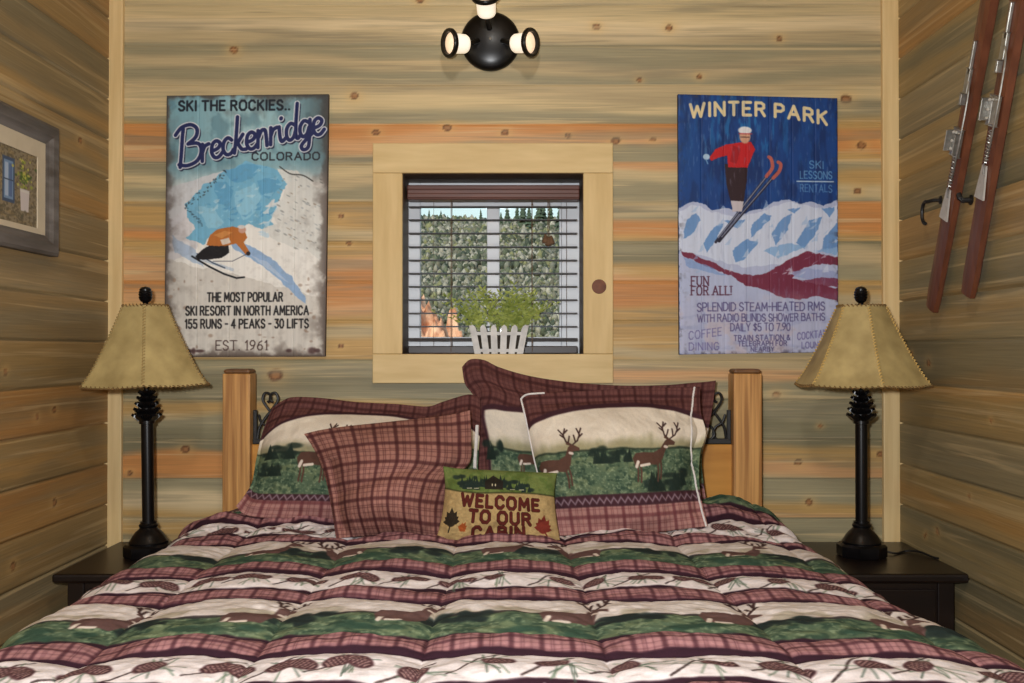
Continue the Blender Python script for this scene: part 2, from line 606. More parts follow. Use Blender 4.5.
# simple stroke alphabet: width, strokes on a 0..1 high box (y up)
G = {
 'A': (.8, [[(0, 0), (.4, 1), (.8, 0)], [(.14, .35), (.66, .35)]]),
 'B': (.66, [[(0, 0), (0, 1), (.42, 1), (.58, .9), (.58, .65), (.42, .53), (0, .53)], [(.42, .53), (.66, .42), (.66, .12), (.48, 0), (0, 0)]]),
 'C': (.68, [[(.68, .8), (.5, 1), (.22, 1), (0, .78), (0, .22), (.22, 0), (.5, 0), (.68, .2)]]),
 'D': (.7, [[(0, 0), (0, 1), (.4, 1), (.7, .75), (.7, .25), (.4, 0), (0, 0)]]),
 'E': (.56, [[(.56, 1), (0, 1), (0, 0), (.56, 0)], [(0, .52), (.45, .52)]]),
 'F': (.54, [[(.54, 1), (0, 1), (0, 0)], [(0, .52), (.42, .52)]]),
 'G': (.72, [[(.68, .8), (.5, 1), (.22, 1), (0, .78), (0, .22), (.22, 0), (.5, 0), (.7, .2), (.7, .45), (.4, .45)]]),
 'H': (.68, [[(0, 0), (0, 1)], [(.68, 0), (.68, 1)], [(0, .52), (.68, .52)]]),
 'I': (.04, [[(.02, 0), (.02, 1)]]),
 'K': (.64, [[(0, 0), (0, 1)], [(.6, 1), (.02, .45)], [(.2, .6), (.64, 0)]]),
 'L': (.52, [[(0, 1), (0, 0), (.52, 0)]]),
 'M': (.86, [[(0, 0), (.06, 1), (.43, .3), (.8, 1), (.86, 0)]]),
 'N': (.7, [[(0, 0), (0, 1), (.7, 0), (.7, 1)]]),
 'O': (.76, [[(.2, 0), (0, .25), (0, .75), (.2, 1), (.56, 1), (.76, .75), (.76, .25), (.56, 0), (.2, 0)]]),
 'P': (.62, [[(0, 0), (0, 1), (.42, 1), (.62, .86), (.62, .6), (.42, .46), (0, .46)]]),
 'R': (.66, [[(0, 0), (0, 1), (.42, 1), (.6, .87), (.6, .62), (.42, .5), (0, .5)], [(.35, .5), (.66, 0)]]),
 'S': (.6, [[(.58, .82), (.42, 1), (.18, 1), (.02, .84), (.02, .66), (.2, .54), (.42, .46), (.6, .34), (.6, .16), (.42, 0), (.16, 0), (0, .16)]]),
 'T': (.66, [[(0, 1), (.66, 1)], [(.33, 1), (.33, 0)]]),
 'U': (.68, [[(0, 1), (0, .22), (.2, 0), (.48, 0), (.68, .22), (.68, 1)]]),
 'V': (.76, [[(0, 1), (.38, 0), (.76, 1)]]),
 'W': (1.05, [[(0, 1), (.26, 0), (.52, .8), (.79, 0), (1.05, 1)]]),
 'Y': (.7, [[(0, 1), (.35, .48), (.7, 1)], [(.35, .48), (.35, 0)]]),
 '0': (.6, [[(.18, 0), (0, .25), (0, .75), (.18, 1), (.42, 1), (.6, .75), (.6, .25), (.42, 0), (.18, 0)]]),
 '1': (.24, [[(0, .8), (.2, 1), (.2, 0)]]),
 '3': (.56, [[(.02, 1), (.54, 1), (.26, .58), (.46, .54), (.56, .36), (.56, .16), (.4, 0), (.14, 0), (0, .14)]]),
 '4': (.62, [[(.46, 0), (.46, 1), (0, .3), (.62, .3)]]),
 '5': (.56, [[(.52, 1), (.06, 1), (.02, .56), (.34, .6), (.56, .44), (.56, .16), (.38, 0), (.14, 0), (0, .14)]]),
 '6': (.58, [[(.5, .96), (.2, .8), (0, .4), (0, .18), (.16, 0), (.42, 0), (.58, .18), (.58, .38), (.42, .54), (.16, .54), (0, .36)]]),
 '7': (.56, [[(0, 1), (.56, 1), (.2, 0)]]),
 '9': (.58, [[(.08, .04), (.38, .2), (.58, .6), (.58, .82), (.42, 1), (.16, 1), (0, .82), (0, .62), (.16, .46), (.42, .46), (.58, .64)]]),
 '&': (.7, [[(.7, 0), (.15, .75), (.2, .95), (.4, .95), (.42, .75), (.05, .4), (.05, .15), (.22, 0), (.45, .05), (.66, .4)]]),
 '$': (.6, [[(.58, .8), (.42, .9), (.18, .9), (.02, .76), (.2, .54), (.42, .46), (.6, .3), (.42, .1), (.16, .1), (0, .2)], [(.3, 1.05), (.3, -.05)]]),
 '-': (.35, [[(0, .48), (.35, .48)]]),
 '.': (.06, [[(.02, .02), (.05, .02)]]),
 '!': (.06, [[(.03, 1), (.03, .3)], [(.03, .05), (.03, .04)]]),
 ',': (.08, [[(.06, .05), (0, -.12)]]),
}


def text(cv, s, x0, x1, yb, h, color, w, alpha=1.0, fy=None, gap=.34, jit=0.0, serif=False):
    """write s between x0 and x1, baseline yb (canvas y runs down)"""
    tot = 0
    for ch in s:
        tot += (.42 if ch == ' ' else G[ch][0] + gap)
    tot -= gap
    kx = (x1 - x0) / tot
    x = 0
    for ch in s:
        if ch == ' ':
            x += .42
            continue
        wd, strokes = G[ch]
        jy = random.uniform(-jit, jit) * h
        for st in strokes:
            pts = []
            for (a, b) in st:
                X = x0 + (x + a) * kx
                Y = yb - b * h + jy
                if fy:
                    Y += fy(X)
                pts.append((X, Y))
            cv.line(pts, w, color, alpha)
            if serif:
                for (X, Y), (a, b) in zip((pts[0], pts[-1]), (st[0], st[-1])):
                    if b in (0, 1):
                        cv.seg((X - w * 1.1, Y), (X + w * 1.1, Y), w * .55, color, alpha)
        x += wd + gap


# ------------------------------------------------------------------ setting: board walls
T_ = (184, 164, 124); G_ = (154, 144, 112); L_ = (204, 182, 136); O_ = (196, 136, 78); D_ = (188, 152, 94)
K_ = (202, 156, 108); B_ = (134, 126, 96); W_ = (214, 192, 150)


def bands(cols, g):
    c = np.array(cols, float) / 255.0
    n = len(cols)
    f = np.clip(g, 0, 1) * (n - 1)
    i = np.clip(f.astype(int), 0, n - 2)
    t = (f - i)
    t = smooth(0.15, 0.85, t)[..., None]
    return c[i] * (1 - t) + c[i + 1] * t


def knot_paint(C, px, py, kx, ky, r, halo=1.0):
    dx = (px - kx) / 1.25
    dy = (py - ky)
    d = np.hypot(dx, dy) / (r * .8) + (fbm(px * .2, py * .2, 3) - .5) * .35
    h = np.exp(-(d / 2.0) ** 2) * 0.55 * halo
    C = C * (1 - h[..., None]) + np.array((216, 176, 112)) / 255. * h[..., None]
    core = (1 - smooth(.45, .75, d))[..., None]
    kc = np.array((98, 60, 34)) / 255. * (1 - core) + np.array((162, 112, 68)) / 255. * core
    m = (1 - smooth(0.75, 1.15, d)) * .92
    return C * (1 - m[..., None]) + kc * m[..., None]


ROWY = [-271, -231.5, -192, -152.5, -113, -74, -34.5, 5, 45, 84.5, 124, 163.5, 203, 242.5, 282, 321.5, 361, 400.5, 440, 479.5, 519, 558.5, 598, 637.5, 677, 716, 743]
SPEC = {
 5: [(9999, [T_, L_, G_, T_])],
 6: [(9999, [G_, T_, L_, T_])],
 7: [(9999, [L_, W_, T_, G_])],
 8: [(9999, [G_, T_, G_, T_])],
 9: [(9999, [T_, L_, G_, D_])],
 10: [(250, [O_, O_, K_, G_]), (760, [O_, K_, G_, G_]), (9999, [D_, O_, O_, D_])],
 11: [(250, [G_, L_, G_, L_]), (490, [L_, T_, G_, G_]), (760, [K_, L_, G_, G_]), (9999, [G_, D_, L_, G_])],
 12: [(250, [D_, D_, O_, D_]), (490, [D_, D_, T_, D_]), (760, [T_, G_, O_, D_]), (9999, [O_, O_, O_, D_])],
 13: [(250, [D_, K_, K_, D_]), (490, [D_, K_, O_, G_]), (760, [G_, B_, D_, K_]), (9999, [B_, T_, G_, D_])],
 14: [(250, [O_, K_, D_, D_]), (490, [O_, O_, K_, D_]), (760, [O_, O_, D_, D_]), (9999, [D_, T_, D_, D_])],
 15: [(490, [D_, T_, D_, D_]), (9999, [D_, D_, T_, D_])],
 16: [(490, [G_, G_, B_, G_]), (9999, [T_, K_, G_, G_])],
 17: [(490, [G_, D_, G_, B_]), (9999, [G_, G_, B_, G_])],
 18: [(490, [G_, B_, O_, O_]), (9999, [B_, D_, K_, T_])],
 19: [(490, [O_, G_, W_, D_]), (9999, [G_, G_, D_, K_])],
 20: [(490, [T_, D_, G_, G_]), (9999, [G_, G_, B_, T_])],
}
KNOTS = [(233, 50, 4.5), (354, 96, 4.5), (597, 27, 4), (670, 28, 4), (780, 39, 3.5), (847, 100, 6), (186, 128, 5), (183, 142, 4),
         (376, 133, 4), (447, 128, 4.5), (505, 133, 4), (568, 136, 3.5), (616, 141, 5), (653, 140, 3), (276, 376, 8), (341, 217, 3.5), (349, 244, 3),
         (341, 347, 3), (172, 352, 5), (130, 474, 3), (186, 450, 5), (798, 463, 4), (880, 455, 4), (776, 396, 4.5), (862, 146, 5), (858, 192, 4),
         (809, 503, 4), (420, 0, 4), (820, 427, 2.5), (886, 142, 4), (640, 80, 3), (700, 77, 3)]


def wall_grid(rows_z, du, u0, u1, GRV=.0022, DEP=2.0):
    zs, dep = [], []
    for a, b in zip(rows_z[:-1], rows_z[1:]):
        zs += [a, a + GRV]
        dep += [-GRV * DEP, 0]
        n = 20
        for k in range(1, n):
            zs.append(a + GRV + (b - a - 2 * GRV) * k / n)
            dep.append(0)
        zs.append(b - GRV)
        dep.append(0)
    zs.append(rows_z[-1])
    dep.append(-GRV * DEP)
    us = np.linspace(u0, u1, int((u1 - u0) / du))
    return np.array(zs), np.array(dep), us


def streaks(C, u, z, seed, amt=1.0):
    st = fbm(u * 1.3 + 40, z * 26, seed, 4)
    return C * (1 + (st - .5) * .22 * amt)[..., None]


def build_back_wall():
    rz = sorted([zof(y, D) for y in ROWY])
    rz = [max(z, FLOOR) for z in rz]
    rz[-1] = CEIL if rz[-1] > CEIL - .1 else rz[-1]
    while rz[-1] < CEIL - .01:
        rz.append(min(rz[-1] + .119, CEIL))
    zs, dep, us = wall_grid(rz, .0055, XL, XR)
    U, Z = np.meshgrid(us, zs)
    Y = D + 0 * U - dep[:, None]
    px = CX + U * F / D
    s0 = zof(0, D); s1 = zof(683, D)
    py = (Z - s0) / (s1 - s0) * 683
    C = np.ones(U.shape + (3,)) * np.array(T_) / 255.
    wv = (fbm(U * .9, Z * 2.5, 21, 3) - .5)
    for k in range(len(ROWY) - 1):
        a, b = ROWY[k], ROWY[k + 1]
        m = (py >= a) & (py < b)
        if not m.any():
            continue
        g = (py - a) / (b - a)
        gw = g + wv * 1.1 + (fbm(U * 3, Z * 9, k + 31, 3) - .5) * .35
        spec = SPEC.get(k) or [(9999, [random.choice([T_, G_, D_, L_, B_]) for _ in range(4)])]
        lo = -9999
        for hi, cols in spec:
            mm = m & (px >= lo) & (px < hi)
            if mm.any():
                C[mm] = bands(cols, gw[mm])
            lo = hi
    C = streaks(C, U, Z, 2, .8)
    for kx, ky, r in KNOTS:
        w = (abs(px - kx) < r * 6) & (abs(py - ky) < r * 5)
        if w.any():
            C[w] = knot_paint(C[w], px[w], py[w], kx, ky, r)
    V = np.stack([U, Y, Z], -1)
    ox0, ox1 = xof(402, D), xof(584, D)
    oz0, oz1 = zof(355, D), zof(173, D)
    uc = (us[:-1] + us[1:]) / 2
    zc = (zs[:-1] + zs[1:]) / 2
    UU, ZZ = np.meshgrid(uc, zc)
    keep = ~((UU > ox0) & (UU < ox1) & (ZZ > oz0) & (ZZ < oz1))
    o = link('wall_back', grid_mesh('wall_back', V, C, keep), M['wall'])
    o['kind'] = 'structure'


def build_side_wall(name, X, sgn, seed, spec_cols):
    rz = [0.0]
    while rz[-1] < CEIL - .06:
        rz.append(rz[-1] + .1215)
    rz[-1] = CEIL
    zs, dep, us = wall_grid(rz, .008, FRONT, D, .0032, 4.0)
    U, Z = np.meshgrid(us, zs)
    rnd = random.Random(seed)
    C = np.zeros(U.shape + (3,))
    wv = (fbm(U * .8, Z * 2.5, seed, 3) - .5)
    for k in range(len(rz) - 1):
        m = (Z >= rz[k]) & (Z <= rz[k + 1])
        g = (Z - rz[k]) / (rz[k + 1] - rz[k])
        gw = g + wv * 1.2 + (fbm(U * 3, Z * 9, k + seed, 3) - .5) * .4
        c0 = np.array(rnd.choice(spec_cols), float)
        cols = [c0 * .55 + .45 * np.array(rnd.choice(spec_cols), float) for _ in range(4)]
        C[m] = bands(cols, gw[m])
    C = streaks(C, U, Z, seed + 5, .8)
    for _ in range(30):
        ku = rnd.uniform(1.6, 2.95)
        kr = rnd.randrange(4, len(rz) - 2)
        kz = rz[kr] + rnd.uniform(.03, .09)
        r = rnd.uniform(.006, .014)
        w = (abs(U - ku) < r * 6) & (abs(Z - kz) < r * 5)
        if w.any():
            C[w] = knot_paint(C[w], U[w] * 330, Z[w] * 330, ku * 330, kz * 330, r * 330, .8)
    V = np.stack([X + 0 * U + sgn * -1 * dep[:, None], U, Z], -1)
    o = link(name, grid_mesh(name, V, C), M['wall_side'])
    o['kind'] = 'structure'


build_back_wall()
SW_L = [(150, 124, 82), (128, 112, 82), (168, 132, 78), (108, 98, 74), (144, 128, 96), (162, 120, 70)]
SW_R = [(150, 126, 82), (128, 116, 84), (166, 132, 78), (110, 102, 78), (144, 128, 94), (164, 124, 72)]
build_side_wall('wall_left', XL, -1, 61, SW_L)
build_side_wall('wall_right', XR, 1, 83, SW_R)


def plane_box(name, lo, hi, mat):
    bm = bmesh.new()
    add_box(bm, lo, hi)
    o = from_bm(name, bm, M[mat])
    o['kind'] = 'structure'
    return o


plane_box('floor', (XL - .1, FRONT - .1, -.06), (XR + .1, D + .05, 0), 'floor')
plane_box('ceiling', (XL - .1, FRONT - .1, CEIL), (XR + .1, D + .2, CEIL + .06), 'ceil')
plane_box('wall_front', (XL - .1, FRONT - .06, 0), (XR + .1, FRONT, CEIL), 'ceil')

# corner trims
for i, (a, b) in enumerate(((XL - .016, xof(121.5, TD)), (xof(883.5, TD), XR + .016))):
    bm = bmesh.new()
    add_box(bm, (a, TD, 0), (b, D - .0002, CEIL), .003)
    o = from_bm('trim_%d' % (i + 1), bm, M['trim'])
    o['kind'] = 'structure'
# ------------------------------------------------------------------ window
WX0, WX1 = xof(403, D), xof(583, D)
WZ0, WZ1 = zof(354, D), zof(174, D)
CX0, CX1 = xof(373.5, D), xof(612.5, D)
CZ0, CZ1 = zof(383, D), zof(144.5, D)
win = thing('window_1', 'sliding window with white frame and pale pine casing', None, ((WX0 + WX1) / 2, D, WZ0), kind='structure')
for nm, lo, hi, mt in (
        ('casing_board', (CX0, D - .021, WZ1), (CX1, D - .001, CZ1), 'casing_h'),
        ('casing_board', (CX0, D - .021, CZ0), (CX1, D - .001, WZ0), 'casing_h'),
        ('casing_board', (CX0, D - .0205, WZ0 + .0005), (WX0, D - .001, WZ1 - .0005), 'casing_v'),
        ('casing_board', (WX1, D - .0205, WZ0 + .0005), (CX1, D - .001, WZ1 - .0005), 'casing_v')):
    bm = bmesh.new()
    add_box(bm, lo, hi, .002)
    from_bm(nm, bm, M[mt], win)
bm = bmesh.new()
kp = PV(598.5, 287, D)
add_lathe(bm, [(.022, 0), (.021, .0015), (.0, .002)], (kp.x, D - .0205, kp.z), (0, -1, 0), 20)
from_bm('knot', bm, M['knot'], win)
bm = bmesh.new()
JD = D + .175
e = .012
add_box(bm, (WX0 - e, D - .001, WZ0 - e), (WX0, JD, WZ1 + e))
add_box(bm, (WX1, D - .001, WZ0 - e), (WX1 + e, JD, WZ1 + e))
add_box(bm, (WX0, D - .001, WZ1), (WX1, JD, WZ1 + e))
add_box(bm, (WX0, D - .001, WZ0 - e), (WX1, JD, WZ0))
from_bm('jamb', bm, M['darkjamb'], win)
YF = D + .15
fx0, fx1 = WX0 + .0005, WX1 - .0005
ml, mr = xof(487, YF), xof(499.5, YF)
lx, rx = xof(420, YF), xof(561.5, YF)
tz, bz = zof(206, YF), zof(337, YF)
bm = bmesh.new()
add_box(bm, (fx0, YF, WZ0 + .001), (lx, YF + .04, WZ1 - .001), .002)
add_box(bm, (rx, YF, WZ0 + .001), (fx1, YF + .04, WZ1 - .001), .002)
add_box(bm, (lx, YF, tz), (rx, YF + .04, WZ1 - .001), .002)
add_box(bm, (lx, YF, WZ0 + .001), (rx, YF + .04, bz), .002)
from_bm('window_frame', bm, M['vinyl'], win)
bm = bmesh.new()
add_box(bm, (ml, YF - .004, bz), (mr, YF + .036, tz), .002)
add_box(bm, (rx - .006, YF + .008, bz), (rx - .0005, YF + .036, tz), .001)
from_bm('mullion', bm, M['vinyl'], win)
for a, b in ((lx, ml), (mr, rx - .006)):
    bm = bmesh.new()
    add_box(bm, (a - .001, YF + .018, bz - .001), (b + .001, YF + .022, tz + .001))
    from_bm('pane', bm, M['glass'], win)

# blind
YB = D + .088
bl = thing('window_blind', 'open brown slatted blind hanging inside the window recess', 'window blind', ((WX0 + WX1) / 2, YB, zof(192, YB)))
bx0, bx1 = xof(408, YB) , xof(579, YB)
bm = bmesh.new()
z1, z0 = zof(185, YB - .03), zof(199.5, YB - .03)
add_box(bm, (bx0, YB - .03, z0), (bx1, YB + .028, z1), .003)
add_box(bm, (bx0, YB - .036, z0 + .004), (bx1, YB - .029, z0 + .019), .003)
add_box(bm, (bx0, YB - .037, z1 - .015), (bx1, YB - .029, z1 - .001), .003)
from_bm('headrail', bm, M['valance'], bl)
for i, py in enumerate((207, 220, 233.4, 247, 260.3, 273.5, 286.6, 300, 313.3, 326.6)):
    bm = bmesh.new()
    z = zof(py, YB)
    n = 9
    sec = [(-.014 + .028 * k / (n - 1), .0022 * (1 - (2 * k / (n - 1) - 1) ** 2)) for k in range(n)]
    sec += [(y, d - .0020) for y, d in reversed(sec)]
    L = [[bm.verts.new((x, YB + y, z + d)) for y, d in sec] for x in (bx0 + .002, bx1 - .006)]
    for k in range(len(sec)):
        k2 = (k + 1) % len(sec)
        bm.faces.new((L[0][k], L[0][k2], L[1][k2], L[1][k]))
    bm.faces.new(L[0])
    bm.faces.new(L[1][::-1])
    from_bm('slat', bm, M['blind'], bl)
bm = bmesh.new()
zb_ = zof(340, YB)
for k in range(3):
    add_box(bm, (bx0 + .002, YB - .024, zb_ - .003 + k * .0032), (bx1 - .006, YB + .024, zb_ - .0005 + k * .0032), .0008)
from_bm('stacked_slats', bm, M['blind'], bl)
bm = bmesh.new()
add_box(bm, (bx0 + .002, YB - .025, WZ0 + .0005), (bx1 - .006, YB + .025, zof(346, YB)), .003)
from_bm('bottom_rail', bm, M['blind'], bl)
for px in (451.5, 532):
    bm = bmesh.new()
    for dy in (-.0255, .0255):
        add_tube(bm, [(xof(px, YB), YB + dy, WZ0 + .006), (xof(px, YB), YB + dy, z0 + .002)], .0011, 6)
    from_bm('ladder_cord', bm, M['cord'], bl)
for px in (433, 567):
    bm = bmesh.new()
    add_tube(bm, [(xof(px, YB), YB + .0262, WZ0 + .006), (xof(px, YB), YB + .0262, z0 + .002)], .0006, 6)
    from_bm('lift_string', bm, M['cord'], bl)
bm = bmesh.new()
tx = xof(548.5, YB - .03)
zt = zof(238, YB - .03)
for k in (-1, 1):
    add_tube(bm, [(tx + k * .002, YB - .031, z0 + .003), (tx + k * .002, YB - .031, zt)], .001, 6)
pc = from_bm('pull_cord', bm, M['cord'], bl)
bm = bmesh.new()
for k, (dx, dz) in enumerate(((-.009, 0), (.008, -.004), (0, -.008))):
    add_lathe(bm, [(.002, .024), (.006, .016), (.0105, .006), (.0115, 0), (.009, -.004), (.001, -.006)], (tx + dx, YB - .031, zt + dz - .012), (0, 0, 1), 14)
from_bm('tassel', bm, M['cord'], pc)

# picket planter with artificial greens
YP = D + .022
pl = thing('potted_plant', 'white picket-fence planter with yellow-green leaves on the window sill', 'plant', (xof(499, YP), YP, WZ0))
zT = zof(325, YP)
zh = zT - WZ0
xc = xof(499, YP)
hwT, hwB = .0865, .068
front_y, back_y = -.034, .034


def picket(bm, xb, xt, y, top, w=.0095, ax='x'):
    pr = [(-w, 0), (w, 0), (w, .84), (w * .75, .93), (0, 1.0), (-w * .75, .93), (-w, .84)]
    A, B_2 = [], []
    for u, v in pr:
        off = xb + (xt - xb) * v
        for lst, d in ((A, -.003), (B_2, .003)):
            if ax == 'x':
                lst.append(bm.verts.new((xc + off + u, YP + y + d, WZ0 + .0005 + v * top)))
            else:
                s = 1 if off > 0 else -1
                lst.append(bm.verts.new((xc + off + d, YP + y + u, WZ0 + .0005 + v * top)))
    n = len(pr)
    bm.faces.new(A)
    bm.faces.new(B_2[::-1])
    for k in range(n):
        bm.faces.new((A[k], A[(k + 1) % n], B_2[(k + 1) % n], B_2[k]))


for y in (front_y, back_y):
    for k in range(6):
        f = -1 + 2 * k / 5
        bm = bmesh.new()
        picket(bm, f * hwB * .93, f * hwT * .93, y, zh)
        from_bm('picket', bm, M['whitewash'], pl)
for s in (-1, 1):
    for y in (-.016, .014):
        bm = bmesh.new()
        picket(bm, s * (hwB + .001), s * (hwT + .001), y, zh * .98, .0085, 'y')
        from_bm('picket', bm, M['whitewash'], pl)
bm = bmesh.new()
for y, dy in ((front_y + .0055, .0025), (back_y - .0055, .0025)):
    for zz, hw in ((.70, .078), (.12, .066)):
        add_box(bm, (xc - hw, YP + y - dy, WZ0 + zh * zz - .005), (xc + hw, YP + y + dy, WZ0 + zh * zz + .005), .001)
from_bm('rail', bm, M['whitewash'], pl)
bm = bmesh.new()
A = [bm.verts.new((xc + sx * .064, YP + sy * .025, WZ0 + .002)) for sx, sy in ((-1, -1), (1, -1), (1, 1), (-1, 1))]
Bq = [bm.verts.new((xc + sx * .076, YP + sy * .026, WZ0 + zh * .78)) for sx, sy in ((-1, -1), (1, -1), (1, 1), (-1, 1))]
bm.faces.new(A[::-1])
bm.faces.new(Bq)
for k in range(4):
    bm.faces.new((A[k], A[(k + 1) % 4], Bq[(k + 1) % 4], Bq[k]))
from_bm('soil', bm, M['soil'], pl)
rr = random.Random(5)
bm = bmesh.new()
for k in range(64):
    bx = rr.uniform(-.066, .066)
    by = rr.uniform(-.018, .018)
    lean = bx / .066 * .07 + rr.gauss(0, .03)
    hgt = rr.uniform(.05, .118) * (1 if abs(bx) < .05 else .8)
    if k % 9 == 0:
        hgt *= 1.25
    pts = []
    for t in np.linspace(0, 1, 7):
        pts.append(Vector((xc + bx + lean * t ** 1.4, YP + by + rr.uniform(-.004, .004) - .012 * t * t, WZ0 + zh * .76 + hgt * t)))
    add_tube(bm, pts, .0008, 5)
    for t in range(2, 7):
        for sd in (-1, 1):
            p = pts[t]
            an = rr.uniform(.2, 1.1)
            L = rr.uniform(.012, .026)
            d = Vector((sd * math.cos(an), rr.uniform(-.7, .5), math.sin(an))).normalized()
            nn = Vector((rr.uniform(-.4, .4), -1, rr.uniform(-.4, .4))).normalized()
            wv = d.cross(nn).normalized() * L * .17
            v = [bm.verts.new(q) for q in (p, p + d * L * .45 + wv, p + d * L + nn * .002, p + d * L * .45 - wv)]
            bm.faces.new(v)
from_bm('foliage', bm, M['leaf'], pl)

# ------------------------------------------------------------------ wall light
wl = thing('wall_light', 'black round wall light with three lit spot heads above the window', 'wall light', (xof(490.5, D), D, zof(42, D)))
wc = PV(490.5, 42, D)
bm = bmesh.new()
add_lathe(bm, [(.0895, .0003), (.0895, .008), (.087, .014), (.078, .020), (.06, .026), (.035, .030), (.012, .032), (.0, .0325)], wc, (0, -1, 0), 48)
o = from_bm('base_plate', bm, M['black'], wl)
auto_smooth(o, 80)
bm = bmesh.new()
add_lathe(bm, [(.004, 0), (.004, .002), (.0, .004)], wc + Vector((0, -.032, .0)), (0, -1, 0), 12)
from_bm('screw', bm, M['steel'], wl)
for nm, ring_px, d in (('spot_head', (449.0, 43), (-.82, -.57, -.12)), ('spot_head', (531, 42.5), (.82, -.57, -.12)), ('spot_head', (485.5, -4), (-.04, -.72, .66))):
    d = Vector(d).normalized()
    rc = PV(ring_px[0], ring_px[1], D - .10)
    bk = rc - d * .072
    h = bpy.data.objects.new(nm, None)
    h.empty_display_size = .02
    COL.objects.link(h)
    h.parent = wl
    h.location = rc - root_loc(wl)
    bm = bmesh.new()
    add_lathe(bm, [(.004, .010), (.024, .012), (.0275, .018), (.0285, .036), (.029, .0655)], bk, d, 32, cap=False)
    o = from_bm('lit_glass', bm, M['bulbglass'], h)
    auto_smooth(o, 60)
    bm = bmesh.new()
    # torus rim, wide flat
    pr = [(.0290, .062), (.0405, .064), (.0425, .067), (.0425, .073), (.0405, .076), (.0325, .076), (.0310, .070), (.0290, .062)]
    add_lathe(bm, pr, bk, d, 40, cap=False)
    o = from_bm('rim', bm, M['black'], h)
    auto_smooth(o, 40)
    bm = bmesh.new()
    add_lathe(bm, [(.0308, .066), (.022, .0695), (.010, .072), (.0, .073)], bk, d, 28, cap=False)
    o = from_bm('bulb', bm, M['bulb'], h)
    auto_smooth(o, 60)
    bm = bmesh.new()
    base = wc + Vector((d.x * .045, -.030, d.z * .045))
    add_tube(bm, [base, base + (bk - base) * .6 + Vector((0, -.004, 0)), bk + d * .014], .008, 10)
    from_bm('arm', bm, M['black'], h)

# ------------------------------------------------------------------ painted signs
NAVY = (30, 36, 66)


def sign_board(name, cv, corners, thick, label, nslat):
    """cv painted in the zoomed frame of the photo; corners px TL TR BR BL"""
    H, W = cv.H, cv.W
    u = np.linspace(0, 1, W)[None, :]
    v = np.linspace(0, 1, H)[:, None]
    yf = D - .006 - thick
    c = [np.array(PV(px, py, yf)) for px, py in corners]
    V = ((1 - u) * (1 - v))[..., None] * c[0] + (u * (1 - v))[..., None] * c[1] + (u * v)[..., None] * c[2] + ((1 - u) * v)[..., None] * c[3]
    g = np.zeros((1, W))
    for k in range(1, nslat):
        g = np.maximum(g, np.exp(-((u - k / nslat) / .0035) ** 2))
    edge = np.minimum.reduce([u + 0 * v, 1 - u + 0 * v, v + 0 * u, 1 - v + 0 * u])
    V[..., 1] += g * .0014 + np.exp(-edge / .004) * .002
    mid = (c[0] + c[2]) / 2
    o = link(name, grid_mesh(name, V, cv.a), M['poster'], None, (mid[0], D - .006, float(c[2][2])), True)
    tag(o, label, 'sign')
    # boards behind the painted face
    bm = bmesh.new()
    q = [Vector(x) for x in c]
    fr = [bm.verts.new((p.x, yf + .0025, p.z)) for p in q]
    bk = [bm.verts.new((p.x, D - .0008, p.z)) for p in q]
    bm.faces.new(bk)
    bm.faces.new(fr)
    for k in range(4):
        bm.faces.new((fr[k], bk[k], bk[(k + 1) % 4], fr[(k + 1) % 4]))
    from_bm('backing', bm, M['poster_edge'], o)
    return o


